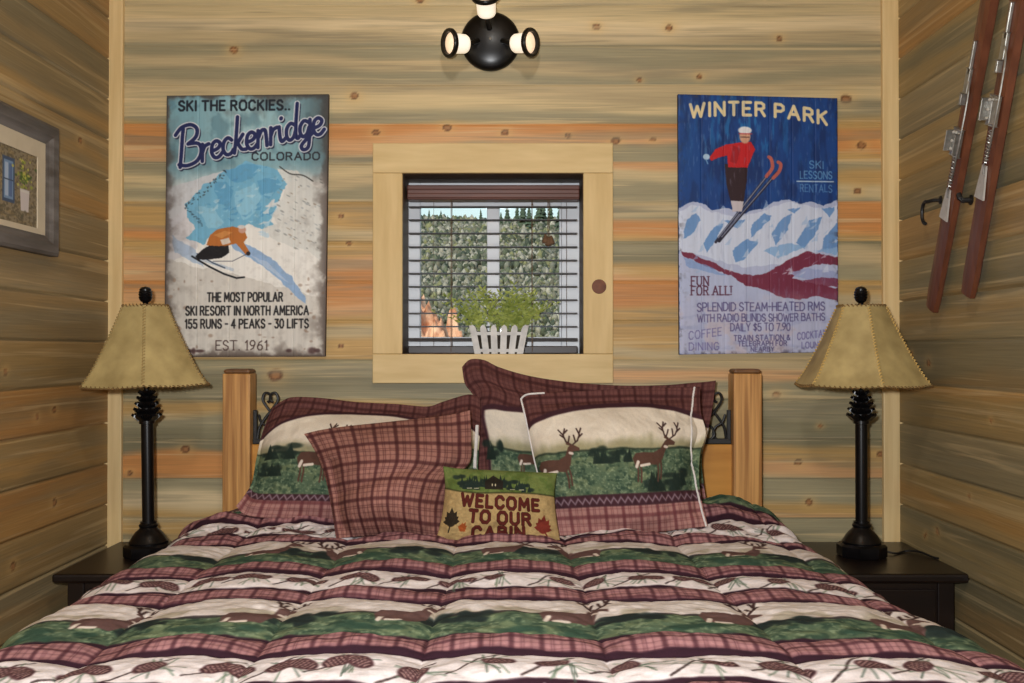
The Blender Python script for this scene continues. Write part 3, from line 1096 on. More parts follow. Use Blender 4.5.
def paint_breck():
    cv = Canvas(36, 34, 418, 654, 1.05, (240, 237, 230))
    X, Y = cv.X, cv.Y
    n1 = fbm(X / 40, Y / 40, 1)
    n2 = fbm(X / 9, Y / 9, 2)
    # teal sky
    sky = (1 - smooth(190, 262, Y + (X - 220) * .06 + (n1 - .5) * 40))
    cv.blend(sky, (122, 166, 178))
    cv.blend(sky * np.exp(-((X - 240) / 110) ** 2 - ((Y - 110) / 90) ** 2) * .8, (168, 200, 204))
    cv.blend(sky * smooth(.5, .7, n1) * .5, (78, 116, 130))
    # haze slope left
    cv.poly([(36, 262), (90, 240), (150, 222), (180, 214), (150, 260), (100, 300), (60, 350), (36, 370)], (206, 208, 212), .9, 8)
    cv.poly([(36, 330), (100, 300), (120, 350), (110, 400), (36, 440)], (214, 212, 216), .8, 8)
    cv.poly([(50, 365), (110, 400), (130, 440), (60, 410)], (158, 184, 214), .7, 6)
    # blue mountain
    mt = [(82, 292), (104, 272), (128, 244), (150, 236), (176, 212), (204, 204), (226, 192), (262, 200), (296, 214), (340, 216), (336, 240), (310, 262), (302, 296), (284, 330), (296, 350), (260, 352), (232, 340), (214, 352), (176, 362), (146, 366), (128, 388), (84, 372), (110, 352), (88, 322)]
    cv.poly(mt, (120, 182, 212), 1, 5)
    for p in ([(176, 214), (226, 196), (262, 206), (240, 232), (204, 240), (184, 236)],
              [(150, 240), (176, 238), (200, 262), (188, 300), (160, 290)],
              [(250, 240), (300, 226), (310, 250), (280, 280), (262, 270)]):
        cv.poly(p, (92, 158, 198), .7, 6)
    for p in ([(204, 262), (244, 244), (262, 276), (248, 318), (220, 330), (200, 300)],
              [(110, 300), (150, 300), (176, 340), (140, 352)]):
        cv.poly(p, (152, 204, 226), .8, 6)
    for k in range(60):
        x = random.gauss(215, 55)
        y = random.gauss(285, 42)
        a_ = random.uniform(-.9, .2)
        L_2 = random.uniform(8, 26)
        if 100 < x < 320 and 205 < y < 350 and (y - 210) > (150 - x) * .9:
            cv.poly([(x, y), (x + L_2 * math.cos(a_), y + L_2 * math.sin(a_)), (x + L_2 * .7 * math.cos(a_ + .5), y + L_2 * .7 * math.sin(a_ + .5))], random.choice([(84, 150, 196), (156, 208, 230), (108, 172, 208), (190, 222, 234)]), .6, 2)
    for k in range(26):
        x = random.uniform(250, 330)
        y = random.uniform(290, 370)
        cv.poly([(x, y), (x + random.uniform(10, 34), y - random.uniform(4, 22)), (x + random.uniform(8, 26), y + random.uniform(0, 8))], random.choice([(226, 228, 228), (186, 214, 230)]), .7, 3)
    for k in range(34):
        t = k / 33
        x = 84 + 96 * t + random.uniform(-5, 5)
        y = 300 - 86 * t + random.uniform(-6, 6)
        cv.ell(x, y, random.uniform(1.5, 4), random.uniform(1, 2.5), (52, 62, 70), .7, .4, random.uniform(0, 3))
    for k in range(24):
        cv.ell(88 + k * 1.6 + random.uniform(-3, 3), 306 + k * 1.5 + random.uniform(-4, 4), 2.5, 1.4, (60, 84, 100), .6, .4)
    # snow right
    cv.poly([(300, 210), (345, 214), (385, 250), (414, 262), (414, 430), (360, 400), (300, 380), (262, 352), (300, 340), (292, 322), (310, 280), (322, 246)], (222, 222, 216), .95, 6)
    for k in range(70):
        x = random.uniform(300, 410)
        y = random.uniform(225, 400)
        cv.ell(x, y, random.uniform(2, 6), random.uniform(1, 2.2), random.choice([(120, 124, 122), (160, 166, 170), (150, 132, 110)]), .6, .4, .5)
    cv.line(catmull([(305, 205), (330, 222), (360, 226), (384, 240)]), 3, (60, 60, 58), .8)
    # lower slope and blue track
    cv.poly([(36, 420), (110, 440), (250, 470), (418, 520), (418, 654), (36, 654)], (206, 200, 190), .7, 10)
    cv.poly([(184, 372), (240, 392), (290, 424), (336, 466), (368, 512), (372, 530), (340, 506), (296, 462), (240, 424), (200, 400)], (146, 178, 216), .95, 4)
    cv.poly([(236, 412), (280, 432), (330, 480), (300, 462)], (186, 204, 226), .8, 3)
    cv.line([(100, 416), (196, 448)], 7, (176, 194, 214), .6)
    # skier
    cv.line([(100, 416), (140, 440), (176, 458), (206, 468), (224, 466)], 4.2, (28, 30, 36))
    cv.line([(112, 410), (150, 432), (178, 444)], 3, (70, 84, 104))
    cv.poly([(108, 416), (122, 402), (142, 390), (186, 388), (188, 408), (170, 420), (140, 424), (112, 424)], (24, 22, 26), 1, 1)
    cv.poly([(134, 390), (142, 366), (160, 352), (196, 346), (222, 352), (230, 372), (222, 384), (236, 406), (228, 414), (204, 386), (180, 392), (152, 392)], (188, 112, 50), 1, 1)
    cv.poly([(150, 366), (176, 356), (196, 360), (170, 374)], (214, 148, 80), .8, 1)
    cv.poly([(166, 378), (186, 372), (192, 384), (172, 390)], (224, 216, 206), .9, 1)
    cv.ell(218, 354, 9, 8, (206, 160, 140))
    cv.ell(216, 347, 9, 4.5, (216, 210, 206))
    cv.ell(233, 410, 5, 5, (40, 30, 30))
    cv.line([(228, 412), (196, 428), (150, 428)], 1.4, (60, 60, 70))
    # worn edges
    e = np.minimum.reduce([X - 36, 418 - X, Y - 34, 654 - Y])
    worn = smooth(.40, .72, fbm(X / 26, Y / 26, 7) * .8 + .42 * np.exp(-e / 14.))
    cv.blend(worn * np.exp(-e / 34.) * .85, (74, 60, 52))
    cv.blend(np.exp(-((X - 418) / 60) ** 2) * (1 - smooth(60, 330, Y)) * .62, (58, 58, 58))
    cv.blend(np.exp(-((X - 36) / 30) ** 2) * smooth(60, 120, Y) * .3, (70, 66, 64))
    for k in range(46):
        x = random.choice([random.uniform(40, 86), random.uniform(370, 414), random.uniform(40, 414)])
        y = random.uniform(470, 646)
        cv.ell(x, y, random.uniform(1.5, 6), random.uniform(1, 5), (124, 92, 70), .45, .5)
    for x in (92, 104, 118, 330, 385, 398):
        cv.ell(x + 2, 640, random.uniform(5, 12), random.uniform(3, 8), (66, 40, 40), .8, .5)
    cv.blend(smooth(.55, .75, n2) * .08, (110, 100, 90))
    # lettering
    text(cv, 'SKI THE ROCKIES..', 66, 326, 70, 22, (22, 28, 38), 5.0, .95)
    text(cv, 'COLORADO', 240, 398, 189, 17, (40, 42, 50), 3.6, .95)
    text(cv, 'THE MOST POPULAR', 138, 315, 523, 20, (28, 26, 28), 3.6, .95)
    text(cv, 'SKI RESORT IN NORTH AMERICA', 87, 377, 555, 20, (28, 26, 28), 3.6, .95)
    text(cv, '155 RUNS - 4 PEAKS - 30 LIFTS', 86, 377, 586, 20, (28, 26, 28), 3.6, .95)
    text(cv, 'EST. 1961', 159, 280, 638, 22, (70, 50, 46), 2.6, .95, serif=True)
    # script name: letters drawn with a brush along a rising curve
    LET = {
     'B': (58, [[(6, 0), (12, 30), (18, 66), (22, 84)], [(2, 74), (18, 88), (40, 90), (54, 78), (50, 60), (30, 48)], [(30, 48), (54, 44), (60, 26), (48, 6), (24, 0), (4, 6)]]),
     'r': (24, [[(2, 0), (6, 40)], [(5, 22), (11, 34), (21, 38)]]),
     'e': (28, [[(3, 18), (18, 22), (24, 32), (16, 40), (6, 34), (2, 16), (8, 2), (18, 1), (28, 10)]]),
     'c': (26, [[(24, 33), (16, 40), (6, 33), (2, 16), (8, 2), (18, 1), (27, 10)]]),
     'k': (31, [[(2, 0), (10, 40), (17, 84)], [(26, 40), (10, 20)], [(12, 22), (20, 6), (31, 3)]]),
     'n': (29, [[(0, 0), (4, 40)], [(4, 24), (12, 38), (20, 38), (22, 26), (22, 0)]]),
     'i': (16, [[(2, 38), (2, 12), (6, 2), (15, 8)], [(8, 56), (9, 58)]]),
     'd': (33, [[(24, 34), (14, 40), (4, 30), (2, 12), (8, 1), (18, 6), (24, 20)], [(34, 84), (27, 40), (24, 10), (28, 1), (35, 8)]]),
     'g': (32, [[(24, 34), (14, 40), (4, 30), (2, 14), (8, 3), (18, 8), (24, 22)], [(28, 40), (24, 4), (18, -24), (6, -28), (2, -18), (14, -6), (34, 8)]]),
    }
    word = 'Breckenridge'
    tot = sum(LET[c][0] for c in word)
    k = (404 - 58) / tot

    def draw(dx, dy, w, col, al=1.0):
        x = 58.0
        for ch in word:
            wd, sts = LET[ch]
            for st in sts:
                pts = catmull(st, 5)
                out = []
                for (lx_, ly_) in pts:
                    t = (x - 58) / 346.
                    b = ly_ * (1.06 if ch == 'B' else 1.0)
                    gx = x + lx_ * k
                    out.append((gx - b * .10 + 6 + dx, 206 - 78 * (gx - 58) / 346. - b * .98 - 4 * math.sin(t * PI) + dy))
                cv.line(out, w, col, al)
            x += wd * k
    draw(3, 4, 12, (30, 36, 62), .85)
    draw(0, 0, 13.5, (214, 216, 222))
    draw(0, 0, 8.6, (30, 38, 86))
    cv.blur(1)
    return cv


def paint_winter():
    cv = Canvas(43, 34, 418, 643, 1.05, (20, 62, 128))
    X, Y = cv.X, cv.Y
    n1 = fbm(X / 14, Y / 50, 11)
    n2 = fbm(X / 26, Y / 26, 12)
    cv.blend(smooth(.42, .7, n1) * .55, (12, 36, 84))
    cv.blend(smooth(.5, .75, fbm(X / 8, Y / 40, 13)) * np.exp(-((X - 200) / 120) ** 2 - ((Y - 120) / 110) ** 2) * .8, (34, 118, 180))
    cv.blend(np.exp(-((X - 60) / 50) ** 2 - ((Y - 180) / 90) ** 2) * .35, (24, 84, 150))
    # snow field
    cv.poly([(43, 302), (60, 292), (76, 284), (104, 290), (122, 304), (160, 300), (190, 316), (214, 306), (240, 302), (270, 284), (300, 278), (330, 288), (352, 282), (384, 292), (418, 278), (418, 643), (43, 643)], (176, 184, 212), 1, 3)
    cv.poly([(43, 310), (76, 290), (120, 310), (180, 320), (240, 306), (300, 284), (384, 300), (418, 290), (418, 380), (300, 430), (200, 440), (43, 400)], (204, 212, 230), .9, 5)
    blue = (84, 132, 190)
    for p in ([(60, 330), (84, 312), (96, 330), (74, 360), (52, 372)], [(100, 380), (130, 340), (150, 336), (128, 380), (108, 404)],
              [(214, 340), (244, 312), (262, 318), (240, 346), (212, 372)], [(262, 360), (290, 320), (312, 312), (300, 350), (270, 388)],
              [(318, 380), (350, 330), (380, 318), (372, 350), (340, 396)], [(384, 372), (418, 330), (418, 390), (380, 404)],
              [(168, 400), (204, 372), (230, 380), (200, 420), (176, 430)], [(300, 300), (330, 296), (318, 312)], [(380, 300), (412, 296), (400, 320)],
              [(150, 330), (200, 326), (180, 350)]):
        cv.poly(p, blue, .8, 4)
    for p in ([(240, 400), (300, 380), (340, 390), (280, 420)], [(360, 400), (418, 392), (418, 412)]):
        cv.poly(p, (126, 168, 212), .8, 4)
    # maroon ridge
    mar = (112, 34, 58)
    cv.poly([(46, 402), (70, 406), (96, 418), (128, 430), (150, 444), (200, 458), (240, 458), (272, 440), (312, 416), (346, 402), (384, 410), (418, 416), (418, 436), (380, 430), (340, 440), (310, 466), (356, 478), (418, 490), (418, 522), (370, 508), (330, 516), (280, 510), (246, 492), (200, 484), (170, 462), (130, 446), (90, 430), (52, 412)], mar, .95, 3.5)
    cv.poly([(300, 456), (350, 440), (418, 452), (418, 478), (360, 470)], (150, 160, 200), .85, 5)
    cv.poly([(330, 470), (380, 462), (418, 466), (418, 486), (370, 482)], mar, .8, 5)
    for k in range(60):
        x = random.uniform(60, 410)
        y = random.uniform(300, 470)
        cv.poly([(x, y), (x + random.uniform(6, 22), y - random.uniform(6, 24)), (x + random.uniform(6, 18), y - random.uniform(0, 6))], random.choice([(214, 220, 234), (150, 180, 216), (190, 204, 226)]), .55, 2)
    cv.poly([(52, 414), (120, 440), (160, 460), (110, 452), (60, 436)], (120, 150, 200), .7, 4)
    # lower boards
    low = smooth(480, 560, Y)
    cv.blend(low * .35, (186, 182, 204))
    cv.blend(low * smooth(.45, .7, n2) * .4, (196, 170, 164))
    cv.blend(smooth(.5, .7, fbm(X / 30, Y / 12, 15)) * low * .35, (136, 146, 188))
    # skis
    for a, b, c_ in (((130, 380), (262, 210), (40, 40, 60)), ((138, 378), (276, 214), (30, 26, 44))):
        cv.line([a, b], 6.5, c_)
        cv.line([(a[0] + 6, a[1] - 10), b], 2, (170, 176, 196), .8)
    for pts in ([(250, 224), (264, 204), (262, 184), (256, 178)], [(266, 228), (280, 212), (284, 196), (278, 190)]):
        cv.line(catmull(pts), 8, (178, 92, 82))
    # skier
    cv.poly([(152, 196), (206, 200), (204, 236), (196, 284), (166, 286), (156, 244)], (48, 28, 34), 1, 1)
    cv.poly([(166, 282), (196, 284), (192, 308), (170, 308)], (196, 186, 190), 1, 1)
    cv.poly([(116, 182), (130, 162), (156, 150), (180, 146), (214, 142), (224, 160), (214, 184), (206, 204), (160, 204), (158, 176), (136, 182), (120, 190)], (190, 28, 34), 1, 1)
    cv.poly([(172, 152), (190, 160), (180, 196), (164, 190)], (146, 18, 28), .7, 1)
    cv.ell(200, 130, 13, 17, (206, 156, 128))
    cv.ell(200, 116, 16, 9, (224, 222, 224))
    cv.line([(186, 124), (216, 124)], 3, (180, 60, 60), .8)
    cv.line([(190, 132), (210, 132)], 2.2, (60, 36, 36), .8)
    cv.ell(109, 180, 8, 7, (170, 200, 224))
    cv.line([(108, 186), (112, 196)], 3, (120, 160, 200), .8)
    # writing
    cream = (224, 204, 158)
    f = lambda x: 14 * ((x - 230) / 165.) ** 2 + (x - 230) * .03
    text(cv, 'WINTER PARK', 72, 392, 80, 30, cream, 7.2, 1, f, .40)
    text(cv, 'SKI', 352, 384, 204, 17, (100, 150, 196), 2.4, .8, None, .3, .06)
    text(cv, 'LESSONS', 330, 404, 228, 17, (100, 150, 196), 2.4, .8, None, .3, .06)
    cv.seg((322, 235), (408, 235), 3, (186, 206, 224), .9)
    text(cv, 'RENTALS', 330, 404, 260, 17, (88, 134, 186), 2.4, .75, None, .3, .06)
    ink = (84, 76, 122)
    text(cv, 'FUN', 72, 112, 482, 21, (84, 40, 62), 3.0, .95, serif=True)
    text(cv, 'FOR ALL!', 72, 166, 504, 20, (84, 40, 62), 3.0, .95, serif=True)
    text(cv, 'SPLENDID STEAM-HEATED RMS', 86, 386, 542, 19, ink, 2.8, .85, None, .24, .05)
    text(cv, 'WITH RADIO BLINDS SHOWER BATHS', 86, 386, 567, 17, ink, 2.6, .8, None, .24, .05)
    text(cv, 'DAILY $5 TO 7.90', 164, 304, 589, 17, ink, 2.6, .8, None, .24, .05)
    text(cv, 'COFFEE', 66, 142, 608, 18, (104, 96, 150), 2.4, .75, lambda x: -(x - 66) * .12)
    text(cv, 'DINING', 66, 136, 633, 17, (104, 96, 150), 2.4, .75)
    text(cv, 'TRAIN STATION &', 172, 304, 612, 12, ink, 2.4, .85)
    text(cv, 'TELEGRAPH FOR', 182, 296, 625, 11, ink, 2.2, .85)
    text(cv, 'NEARBY', 212, 266, 638, 10, ink, 2.2, .8)
    text(cv, 'COCKTAIL', 322, 392, 612, 16, (104, 96, 150), 2.4, .75, lambda x: -(x - 322) * .1)
    text(cv, 'LOUNGE', 332, 390, 632, 14, (104, 96, 150), 2.4, .75)
    # scuffs
    e = np.minimum.reduce([X - 43, 418 - X, Y - 34, 643 - Y])
    cv.blend(smooth(.5, .75, fbm(X / 10, Y / 10, 17)) * np.exp(-e / 10.) * .6, (60, 52, 62))
    cv.blend(smooth(.64, .76, fbm(X / 4, Y / 26, 18)) * .25, (150, 160, 190))
    cv.blur(1)
    return cv


sign_board('wooden_sign', paint_breck(), ((166.5, 95.5), (328.5, 94), (325, 356.5), (164, 357)), .014,
           'worn pale-blue painted board sign of a downhill skier, reading Breckenridge', 5)
sign_board('wooden_sign', paint_winter(), ((678, 94), (837.5, 98), (838.5, 352), (679.5, 354.5)), .014,
           'dark blue painted board sign of a ski jumper in red, reading WINTER PARK', 7)

# ------------------------------------------------------------------ framed picture on the left wall
def framed_picture():
    y1 = 2.603
    y0 = y1 - .43
    z0, z1 = 1.434, 1.770
    r = thing('picture_frame', 'weathered dark framed picture of a blue window and potted flower on left wall', 'picture', (XL, (y0 + y1) / 2, z0))
    x0 = XL + .0008
    fw = .044
    # mitred frame, one mesh with a moulded section
    bm = bmesh.new()
    sec = [(0, 0), (0, .022), (.008, .027), (.03, .024), (.04, .016), (.05, .012), (.05, 0)]
    cor = [(y0, z0, 1, 1), (y1, z0, -1, 1), (y1, z1, -1, -1), (y0, z1, 1, -1)]
    L = [[bm.verts.new((x0 + h, y + sy * d, z + sz * d)) for d, h in sec] for y, z, sy, sz in cor]
    for k in range(4):
        a, b = L[k], L[(k + 1) % 4]
        for i in range(len(sec)):
            j = (i + 1) % len(sec)
            bm.faces.new((a[i], a[j], b[j], b[i]))
    from_bm('frame', bm, M['frame'], r)
    bm = bmesh.new()
    py0, py1, pz0, pz1 = y0 + fw + .046, y1 - fw - .046, 1.498, 1.678
    iy0, iy1, iz0, iz1 = y0 + fw - .003, y1 - fw + .003, z0 + fw - .003, z1 - fw + .003
    X = x0 + .011
    o = [bm.verts.new((X, y, z)) for y, z in ((iy0, iz0), (iy1, iz0), (iy1, iz1), (iy0, iz1))]
    i_ = [bm.verts.new((X, y, z)) for y, z in ((py0, pz0), (py1, pz0), (py1, pz1), (py0, pz1))]
    b_ = [bm.verts.new((X - .003, v.co.y, v.co.z)) for v in i_]
    for k in range(4):
        bm.faces.new((o[k], o[(k + 1) % 4], i_[(k + 1) % 4], i_[k]))
        bm.faces.new((i_[k], i_[(k + 1) % 4], b_[(k + 1) % 4], b_[k]))
    from_bm('mat', bm, M['matboard'], r)
    # print, painted in millimetres (x along the wall, y down)
    cv = Canvas(0, 0, (py1 - py0) * 1000, (pz1 - pz0) * 1000, 1.0, (140, 126, 100))
    n = fbm(cv.X / 7, cv.Y / 5, 3)
    cv.blend(smooth(.45, .65, n) * .6, (78, 68, 50))
    cv.blend(smooth(.55, .75, fbm(cv.X / 16, cv.Y / 5, 8)) * .6, (156, 134, 92))
    W = (py1 - py0) * 1000
    for a in (44, ):
        x = W - 192 + 22
        cv.poly([(x, 26), (x + 58, 26), (x + 58, 134), (x, 134)], (70, 84, 108))
        cv.poly([(x + 7, 34), (x + 51, 34), (x + 51, 126), (x + 7, 126)], (120, 146, 176))
        cv.poly([(x + 12, 40), (x + 27, 40), (x + 27, 120), (x + 12, 120)], (170, 184, 204))
        cv.poly([(x + 31, 40), (x + 46, 40), (x + 46, 120), (x + 31, 120)], (92, 112, 150))
        cv.line([(x + 7, 80), (x + 51, 80)], 3, (66, 78, 100))
    px0 = W - 62
    for k in range(60):
        cv.ell(px0 + random.gauss(0, 17), 62 + random.gauss(0, 22), random.uniform(3, 8), random.uniform(2, 5), random.choice([(96, 120, 44), (150, 160, 62), (70, 92, 40), (196, 190, 90)]), .9, .4)
    cv.poly([(px0 - 24, 92), (px0 + 24, 92), (px0 + 19, 146), (px0 - 19, 146)], (206, 196, 192))
    cv.line([(px0 - 18, 97), (px0 + 18, 97)], 5, (214, 208, 198))
    for k in range(30):
        cv.ell(random.uniform(0, W), random.uniform(146, 183), random.uniform(3, 8), random.uniform(2, 5), (92, 84, 64), .6, .4)
    cv.blur(1)
    yy = np.linspace(py0, py1, cv.W)[None, :] + np.zeros((cv.H, 1))
    zz = np.linspace(pz1, pz0, cv.H)[:, None] + np.zeros((1, cv.W))
    V = np.stack([X - .0028 + 0 * yy, yy, zz], -1)
    link('print', grid_mesh('print', V, cv.a), M['print'], r)


framed_picture()

# ------------------------------------------------------------------ skis on the right wall
SIDE = 1


def ski(label, pb, pt, length, clips):
    """pb/pt: photo points of the lower end and of a higher point on the centre line"""
    XS = XR - .030
    a = PXW(pb[0], pb[1], XS)
    b = PXW(pt[0], pt[1], XS)
    d = (b - a).normalized()
    n = Vector((-1, 0, 0))
    w = d.cross(n).normalized()
    root = thing('ski', label, 'ski', (XR, a.y, a.z))
    bm = bmesh.new()
    N = 40
    rings = []
    for i in range(N + 1):
        t = i / N
        s = t * length
        up = .085 * max(0, (t - .88) / .12) ** 2
        hw = .0285 - .003 * math.sin(PI * min(t / .9, 1)) + .002
        th = .0075 + .004 * math.sin(PI * t)
        if t < .02:
            hw *= .82 + .18 * (t / .02)
        if t > .93:
            hw *= max(.06, 1 - ((t - .93) / .07) ** 2)
        c = a + d * s + n * up
        rings.append([bm.verts.new(c + w * x + n * y) for x, y in ((-hw, -th), (hw, -th), (hw, th * .7), (hw * .35, th), (-hw * .35, th), (-hw, th * .7))])
    for i in range(N):
        for k in range(6):
            bm.faces.new((rings[i][k], rings[i][(k + 1) % 6], rings[i + 1][(k + 1) % 6], rings[i + 1][k]))
    bm.faces.new(rings[0][::-1])
    bm.faces.new(rings[-1])
    from_bm('ski_body', bm, M['skiwood'], root)
    R = Matrix((w, d, n)).transposed()

    def at(py):
        lo, hi = 0.0, length
        for _ in range(40):
            m = (lo + hi) / 2
            p = a + d * m
            yy = CY - F * (((p.z - CAMZ) / p.y) - math.tan(PITCH))
            if yy > py:
                lo = m
            else:
                hi = m
        return lo

    def plate(name, s, off, sx, sy, sz, mat, par=root, h0=.011, bev=.002):
        bm = bmesh.new()
        c = a + d * s + w * off + n * (h0 + sz / 2)
        add_box(bm, c - Vector((sx, sy, sz)) / 2, c + Vector((sx, sy, sz)) / 2, bev, R)
        return from_bm(name, bm, M[mat], par)
    tb = at(clips['toe'])
    tp = plate('toe_binding', tb, 0, .050, .070, .007, 'steel')
    for sx in (-1, 1):
        bm = bmesh.new()
        c = a + d * tb + w * sx * .026 + n * .024
        add_box(bm, c - Vector((.002, .026, .010)), c + Vector((.002, .026, .010)), .0015, R)
        from_bm('side_plate', bm, M['steel'], tp)
    bm = bmesh.new()
    for sx, sy in ((-.018, -.02), (-.018, 0), (-.018, .022), (-.002, .024), (.016, .024)):
        if True:
            add_lathe(bm, [(.004, 0), (.004, .003), (.001, .005)], a + d * (tb + sy) + w * sx + n * .018, n, 8)
    from_bm('rivets', bm, M['whitemetal'], tp)
    u = at(clips['lever'])
    lv = plate('front_lever', u, 0, .024, .06, .008, 'steel')
    plate('catch', u + .055, .002, .010, .08, .008, 'steel', lv)
    plate('latch', u - .045, -.004, .012, .028, .014, 'steel', lv)
    hl = at(clips['heel'])
    hp = bmesh.new()
    pr = [(-.010, .05), (.010, .05), (.024, -.03), (-.024, -.03)]
    lo_ = [hp.verts.new(a + d * (hl + y) + w * x + n * .0105) for x, y in pr]
    hi_ = [hp.verts.new(a + d * (hl + y) + w * x + n * .0145) for x, y in pr]
    hp.faces.new(lo_[::-1])
    hp.faces.new(hi_)
    for k in range(4):
        hp.faces.new((lo_[k], lo_[(k + 1) % 4], hi_[(k + 1) % 4], hi_[k]))
    from_bm('heel_plate', hp, M['whitemetal'], root)
    bm = bmesh.new()
    for sx in (SIDE,):
        pts = []
        for t in np.linspace(0, 1, 14):
            s = u * (1 - t) + (hl + .03) * t
            pts.append(a + d * s + w * sx * (.010 + .032 * math.sin(PI * min(1, t * 1.1)) ** .6) + n * (.017 + .010 * math.sin(PI * t)))
        add_tube(bm, pts, .0024, 6)
    from_bm('cable', bm, M['steel'], root)
    sp = at(clips['spring'])
    bm = bmesh.new()
    pts = [a + d * (sp + q * .0011) + w * SIDE * (.026 + .005 * math.cos(q * .9)) + n * (.024 + .005 * math.sin(q * .9)) for q in range(70)]
    add_tube(bm, pts, .0013, 5)
    from_bm('spring', bm, M['steel'], root)
    return root, a, d, w, n


SKI1 = ski('worn red-brown ski hanging on right wall, left one of the pair', (931.5, 309), (987.5, 8), 1.72, dict(toe=142, lever=80, heel=208, spring=183))
SKI2 = ski('worn red-brown ski hanging on right wall, right one of the pair', (967.5, 295), (1017, 12), 1.72, dict(toe=110, lever=45, heel=186, spring=160))


p1 = PXW(941, 200, XR)
o = thing('wall_hook', 'black curved wall hook poking out left of the left ski', 'hook', p1)
bm = bmesh.new()
pts = [p1 + Vector((-.001, .0, .0)), p1 + Vector((-.02, .004, .0))]
for t in np.linspace(0, 1, 16):
    a_ = math.radians(70 + 200 * t)
    pts.append(p1 + Vector((-.03, .045 - .024 * math.cos(a_) - .016, -.030 + .030 * math.sin(a_))))
add_tube(bm, pts, .0048, 8)
from_bm('hook_rod', bm, M['cordblack'], o)
bm = bmesh.new()
add_lathe(bm, [(.011, .0005), (.011, .003), (.006, .005), (.0, .0055)], p1, (-1, 0, 0), 14)
from_bm('mount', bm, M['cordblack'], o)
p2 = PXW(971.5, 200, XR)
o = thing('wall_hook', 'small black wall peg showing at the edge of the right ski', 'hook', p2)
bm = bmesh.new()
add_tube(bm, [p2 + Vector((-.001, 0, 0)), p2 + Vector((-.02, .004, .0)), p2 + Vector((-.026, .008, .006)), p2 + Vector((-.028, .012, .018))], .007, 10)
from_bm('hook_rod', bm, M['cordblack'], o)
bm = bmesh.new()
add_lathe(bm, [(.013, .0005), (.013, .003), (.006, .005), (.0, .0055)], p2, (-1, 0, 0), 14)
from_bm('mount', bm, M['cordblack'], o)

# ------------------------------------------------------------------ nightstands
NZ = .62
YN0 = 2.535


def nightstand(x0, x1, label):
    """x0 / x1: ends of the top"""
    r = thing('nightstand', label, 'nightstand', ((x0 + x1) / 2, 2.76, 0))
    bm = bmesh.new()
    add_box(bm, (x0, YN0, NZ - .024), (x1, D - .03, NZ), .007)
    from_bm('top', bm, M['espresso'], r)
    a, b = x0 + .028, x1 - .028
    f, k = YN0 + .03, D - .04
    for xx in (a, b - .042):
        for yy in (f, k - .042):
            bm = bmesh.new()
            add_box(bm, (xx, yy, 0), (xx + .042, yy + .042, NZ - .0245), .002)
            from_bm('leg', bm, M['espresso'], r)
    bm = bmesh.new()
    add_box(bm, (a + .042, f + .006, .12), (b - .042, f + .02, NZ - .0245))
    add_box(bm, (a + .042, k - .02, .12), (b - .042, k - .006, NZ - .0245))
    add_box(bm, (a + .006, f + .042, .12), (a + .02, k - .042, NZ - .0245))
    add_box(bm, (b - .02, f + .042, .12), (b - .006, k - .042, NZ - .0245))
    add_box(bm, (a + .02, f + .02, .12), (b - .02, k - .02, .135))
    from_bm('case', bm, M['espresso'], r)
    for z0, z1 in ((.375, .575), (.155, .355)):
        bm = bmesh.new()
        add_box(bm, (a + .047, f - .002, z0), (b - .047, f + .0058, z1), .003)
        dr = from_bm('drawer', bm, M['espresso'], r)
        bm = bmesh.new()
        add_lathe(bm, [(.006, 0), (.006, .012), (.013, .018), (.013, .024), (.0, .028)], ((a + b) / 2, f - .002, (z0 + z1) / 2), (0, -1, 0), 16)
        from_bm('knob', bm, M['iron'], dr)
    return r


nightstand(-1.172, -.908, 'dark espresso wood nightstand left of the bed under the left lamp')
nightstand(.80, 1.166, 'dark espresso wood nightstand right of the bed under the right lamp')


